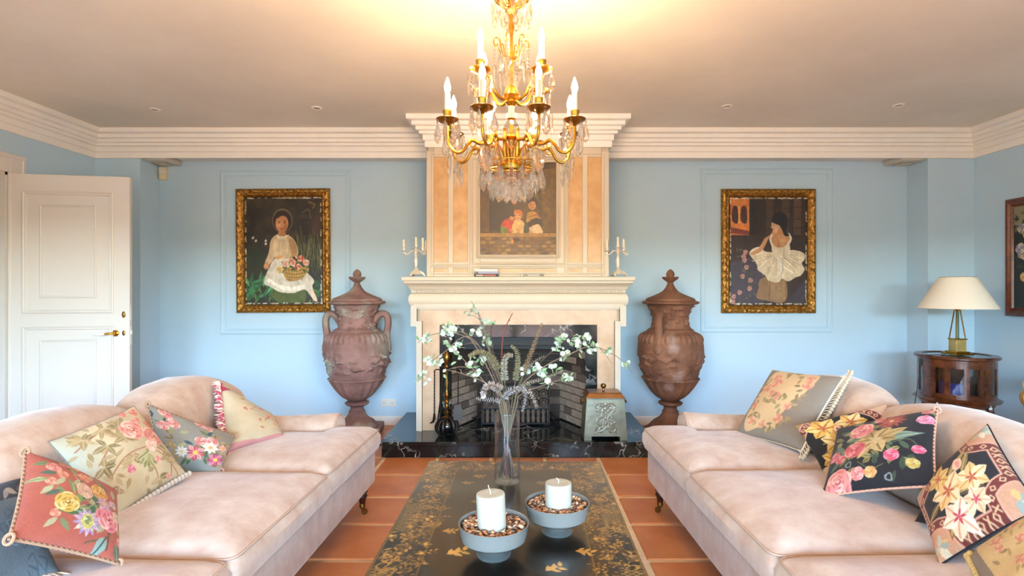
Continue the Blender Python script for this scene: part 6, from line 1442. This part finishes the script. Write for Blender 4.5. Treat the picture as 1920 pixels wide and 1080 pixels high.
obj('carcase_floor', MB().lathe([(.245, zb0-.005), (.245, zb0+.01)], 40), m_wood, t)
wall_arc('top_rail', .236, .252, 0, 2*PI, .662, zb1, m_wood, n=48); wall_arc('bottom_rail', .236, .252, 0, 2*PI, zb0, .465, m_wood, n=48)
dg = R
panes = [(-69, -55), (-31, -16), (-8, 11), (19, 34), (58, 73)]
sol = [(-180, -69), (-55, -31), (-16, -8), (11, 19), (34, 58), (73, 180)]
for a, b_ in sol: wall_arc('stile', .236, .252, dg(a), dg(b_), .464, .663, m_wood)
mp = pane_mat('cabinet_pane', (.9, .95, .97), .2)
for a, b_ in panes: wall_arc('pane', .242, .2445, dg(a), dg(b_), .463, .664, mp)
for z in (.49, .64): wall_arc('hinge', .2515, .255, dg(41), dg(44), z-.018, z+.018, m_brass)
obj('door_knob', MB().ball((.256*math.cos(fdir+dg(-39)), .256*math.sin(fdir+dg(-39)), .57), .009, 10, 8), m_brass, t)
obj('flange', MB().lathe([(.24, .395), (.275, .40), (.285, .41), (.268, .42), (.25, .432), (.24, .432)], 64, fn=lambda a, j, z: 1+.02*math.cos(a*12)*(j in (1, 2))), m_wood, t)
obj('apron', MB().lathe([(.22, .36), (.24, .37), (.245, .397)], 48, fn=lambda a, j, z: 1), m_wood, t)
for k_ in range(4):
    a = fdir+PI/4+k_*PI/2+.25; c, s_ = math.cos(a), math.sin(a)
    obj('leg', MB().tube([(r_*c, r_*s_, z) for r_, z in spline([(.215, .40), (.235, .34), (.235, .26), (.215, .15), (.21, .06), (.235, .012)], 4)], [.03-.016*min(1, i/14) for i in range(21)], 8), m_wood, t)
def glassware(name, label, a, r, rad, h, col):
    o = thing(name, label, 'glass', (lx+r*math.cos(fdir+a), ly+r*math.sin(fdir+a), zb0+.011), 0, 'glassware in the drum cabinet')
    obj('bowl', MB().lathe([(rad*.9, 0), (rad, .004), (rad, h), (rad*.93, h), (rad*.92, .008), (.001, .008)], 20, cap=False), mat('glass_'+col, col, .08, spec=.8), o); return o
glassware('tumbler', 'purple tumbler behind the leftmost front pane of the drum cabinet', dg(-24), .17, .04, .115, '3a2a58')
glassware('tumbler', 'deep blue tumbler behind the middle pane of the drum cabinet', dg(0), .17, .042, .10, '20247c')
glassware('tumbler', 'dark tall glass behind the pane nearest the hinges of the drum cabinet', dg(26), .17, .036, .16, '1c1a24')
t = thing('table_lamp', 'brass and glass table lamp with a cream cone shade on the drum cabinet', 'lamp', (lx-.005, ly-.02, tt+.0))
obj('foot', MB().box(-.075, .075, -.075, .075, .0, .014, .003).box(-.058, .058, -.058, .058, .014, .028, .004), m_gold, t)
obj('pedestal', MB().box(-.04, .04, -.04, .04, .027, .118, .002), mat('antique_gilt', 'c4aa66', .4, metal=.4, var=(20, .3)), t)
obj('pedestal_cap', MB().box(-.046, .046, -.046, .046, .118, .126, .002), m_gold, t)
for sx in (-1, 1):
    for sy_ in (-1, 1): obj('strut', MB().tube([(sx*.036, sy_*.036, .126), (sx*.013, sy_*.013, .345)], .005, 6), m_brass, t)
obj('glass_column', MB().lathe([(.012, .126), (.010, .345)], 12), glass_mat('green_glass', (.55, .68, .58), .5), t)
obj('collar', MB().lathe([(.022, .342), (.024, .35), (.012, .36), (.014, .372), (.008, .385), (.008, .45)], 16), m_gold, t)
m_shade = mat('cream_shade', 'efe6d4', .8, bump=(300, .1))
obj('shade', MB().lathe([(.258, .361), (.259, .364), (.122, .604), (.119, .605), (.256, .363)], 64, cap=False), m_shade, t)
obj('shade_ring', MB().lathe([(.119, .6), (.121, .607), (.123, .6)], 48, cap=False).tube([(-.12, 0, .6), (.12, 0, .6)], .002, 5).tube([(0, 0, .43), (0, 0, .605)], .003, 5), m_gold, t)
m_cable = mat('black_cable', '1c1c1c', .5)
t = thing('lamp_cord', 'black lamp cord with an inline switch hanging off the drum cabinet', 'cord', (lx, ly, tt))
cp_ = [at(1772, 664, 4.32)-Vector((lx, ly, tt)), at(1745, 661, 4.3)-Vector((lx, ly, tt)), at(1731, 660, 4.28)-Vector((lx, ly, tt)), at(1728, 668, 4.26)-Vector((lx, ly, tt)), at(1726, 690, 4.26)-Vector((lx, ly, tt)), at(1721, 720, 4.26)-Vector((lx, ly, tt)), at(1716, 752, 4.27)-Vector((lx, ly, tt)), at(1708, 800, 4.3)-Vector((lx, ly, tt)), Vector((3.05-lx, 4.4-ly, -tt+.006))]
for q_ in cp_[:3]: q_.z = .006
obj('cable', MB().tube(spline([tuple(q_) for q_ in cp_], 5), .0032, 6), m_cable, t)
sp_ = (cp_[3]+cp_[4])/2; obj('switch', MB().box(sp_.x-.012, sp_.x+.012, sp_.y-.01, sp_.y+.01, sp_.z-.026, sp_.z+.026, .004), m_cable, t)

# armchair at the far edge of the room, beyond the second sofa
t = thing('armchair', 'gilt carved armchair with cream upholstery near the drum cabinet', 'armchair', (3.49, 3.25, 0), R(-100))
m_gc = mat('carved_gilt', 'c09a54', .4, metal=.6, var=(50, .5), bump=(60, .4)); m_up = mat('cream_brocade', 'ddd0b8', .85, var=(20, .1))
obj('seat', MB().box(-.30, .30, -.28, .28, .33, .46, .04, 3), m_up, t); obj('seat_rail', MB().box(-.32, .32, -.30, .30, .28, .34, .015, 2), m_gc, t)
obj('backrest', MB().box(-.27, .27, .22, .32, .46, 1.0, .045, 3), m_up, t); obj('back_frame', MB().tube(spline([(-.29, .27, .3), (-.30, .28, .7), (-.27, .3, .95), (-.12, .31, 1.05), (0, .31, 1.08), (.12, .31, 1.05), (.27, .3, .95), (.30, .28, .7), (.29, .27, .3)], 5), .025, 8), m_gc, t)
for sx in (-1, 1):
    obj('arm', MB().tube(spline([(sx*.30, .27, .62), (sx*.32, .1, .64), (sx*.34, -.1, .63), (sx*.35, -.24, .60), (sx*.35, -.27, .55), (sx*.34, -.24, .48), (sx*.31, -.22, .33)], 5), .026, 8), m_gc, t)
    obj('arm_pad', MB().tube(spline([(sx*.32, .12, .655), (sx*.335, 0, .66), (sx*.345, -.15, .652), (sx*.348, -.26, .625)], 5), .04, 10), m_up, t)
    for sy_ in (-1, 1): obj('leg', MB().tube(spline([(sx*.29, sy_*.27, .31), (sx*.31, sy_*.29, .2), (sx*.29, sy_*.27, .08), (sx*.31, sy_*.3, .012)], 4), [.03-.014*i/12 for i in range(13)], 8), m_gc, t)

# ------------------------------------------------------------------ small fittings
m_vent = mat('vent_grey', 'cbc6ba', .5)
for sx, x0, x1, lb in ((-1, -3.335, -3.13, 'grey ceiling air vent under the beam above the door side corner'), (1, 3.37, 3.592, 'grey ceiling air vent under the beam at the lamp side corner')):
    t = thing('air_vent', lb, 'vent', ((x0+x1)/2, 5.07, ZS)); hw_ = (x1-x0)/2
    obj('housing', MB().box(-hw_, hw_, -.13, .125, -.05, .0, .012, 2), m_vent, t)
    obj('grille_frame', MB().box(-.06, .06, -.05, .07, -.054, -.049, .001), mat('vent_dark_grey', '8a867a', .6), t)
    for i in range(6): obj('louvre', MB().box(-.055, .055, -.045+i*.02, -.035+i*.02, -.058, -.05), m_vent, t)
t = thing('motion_sensor', 'small cream motion sensor on the wall below the vent', 'sensor', (-3.295, YB, HC-(326.5-540)/F*YB))
obj('body', MB().box(-.034, .034, -.04, 0, -.058, .058, .008, 2), mat('sensor_cream', 'e6d8b0', .5), t); obj('lens', MB().box(-.026, .026, -.043, -.038, .0, .045, .003), m_white_pl, t)
obj('base_line', MB().box(-.03, .03, -.0415, -.039, -.012, -.006), m_vent, t)
t = thing('power_outlet', 'white double power socket low on the wall beside the urn', 'socket', (X(728.5, YB), YB, Z(755, YB)))
obj('plate', MB().box(-.072, .072, -.008, 0, -.036, .036, .003), m_white_pl, t)
for sx in (-1, 1):
    so = obj('socket', MB().lathe([(.001, .002), (.018, .002), (.02, .0), (.022, .003), (.022, .0)], 20, cap=False).xf(Matrix.Translation((sx*.036, -.0085, 0)) @ Matrix.Rotation(PI/2, 4, 'X')), m_white_pl, t)
    obj('pin_holes', MB().ball((sx*.036-.007, -.0105, 0), .003, 8, 6).ball((sx*.036+.007, -.0105, 0), .003, 8, 6), m_blk, so)
for (px, py, lb) in ((290, 205, 'recessed ceiling spotlight nearest the door'), (594, 202, 'recessed ceiling spotlight between the door and the chimney'), (1363, 199, 'recessed ceiling spotlight above the dancer picture'), (1685, 197, 'recessed ceiling spotlight nearest the table lamp corner')):
    Yc_ = (ZC-HC)*F/(540-py); t = thing('ceiling_spotlight', lb, 'spotlight', ((px-CX)/F*Yc_, Yc_, ZC))
    obj('ring', MB().lathe([(.024, -.001), (.028, -.007), (.038, -.006), (.041, -.0)], 28, cap=False), m_white_pl, t)
    obj('lens', MB().lathe([(.001, -.004), (.026, -.003)], 24, cap=False), mat('spot_lens', '8a7a68', .2), t)
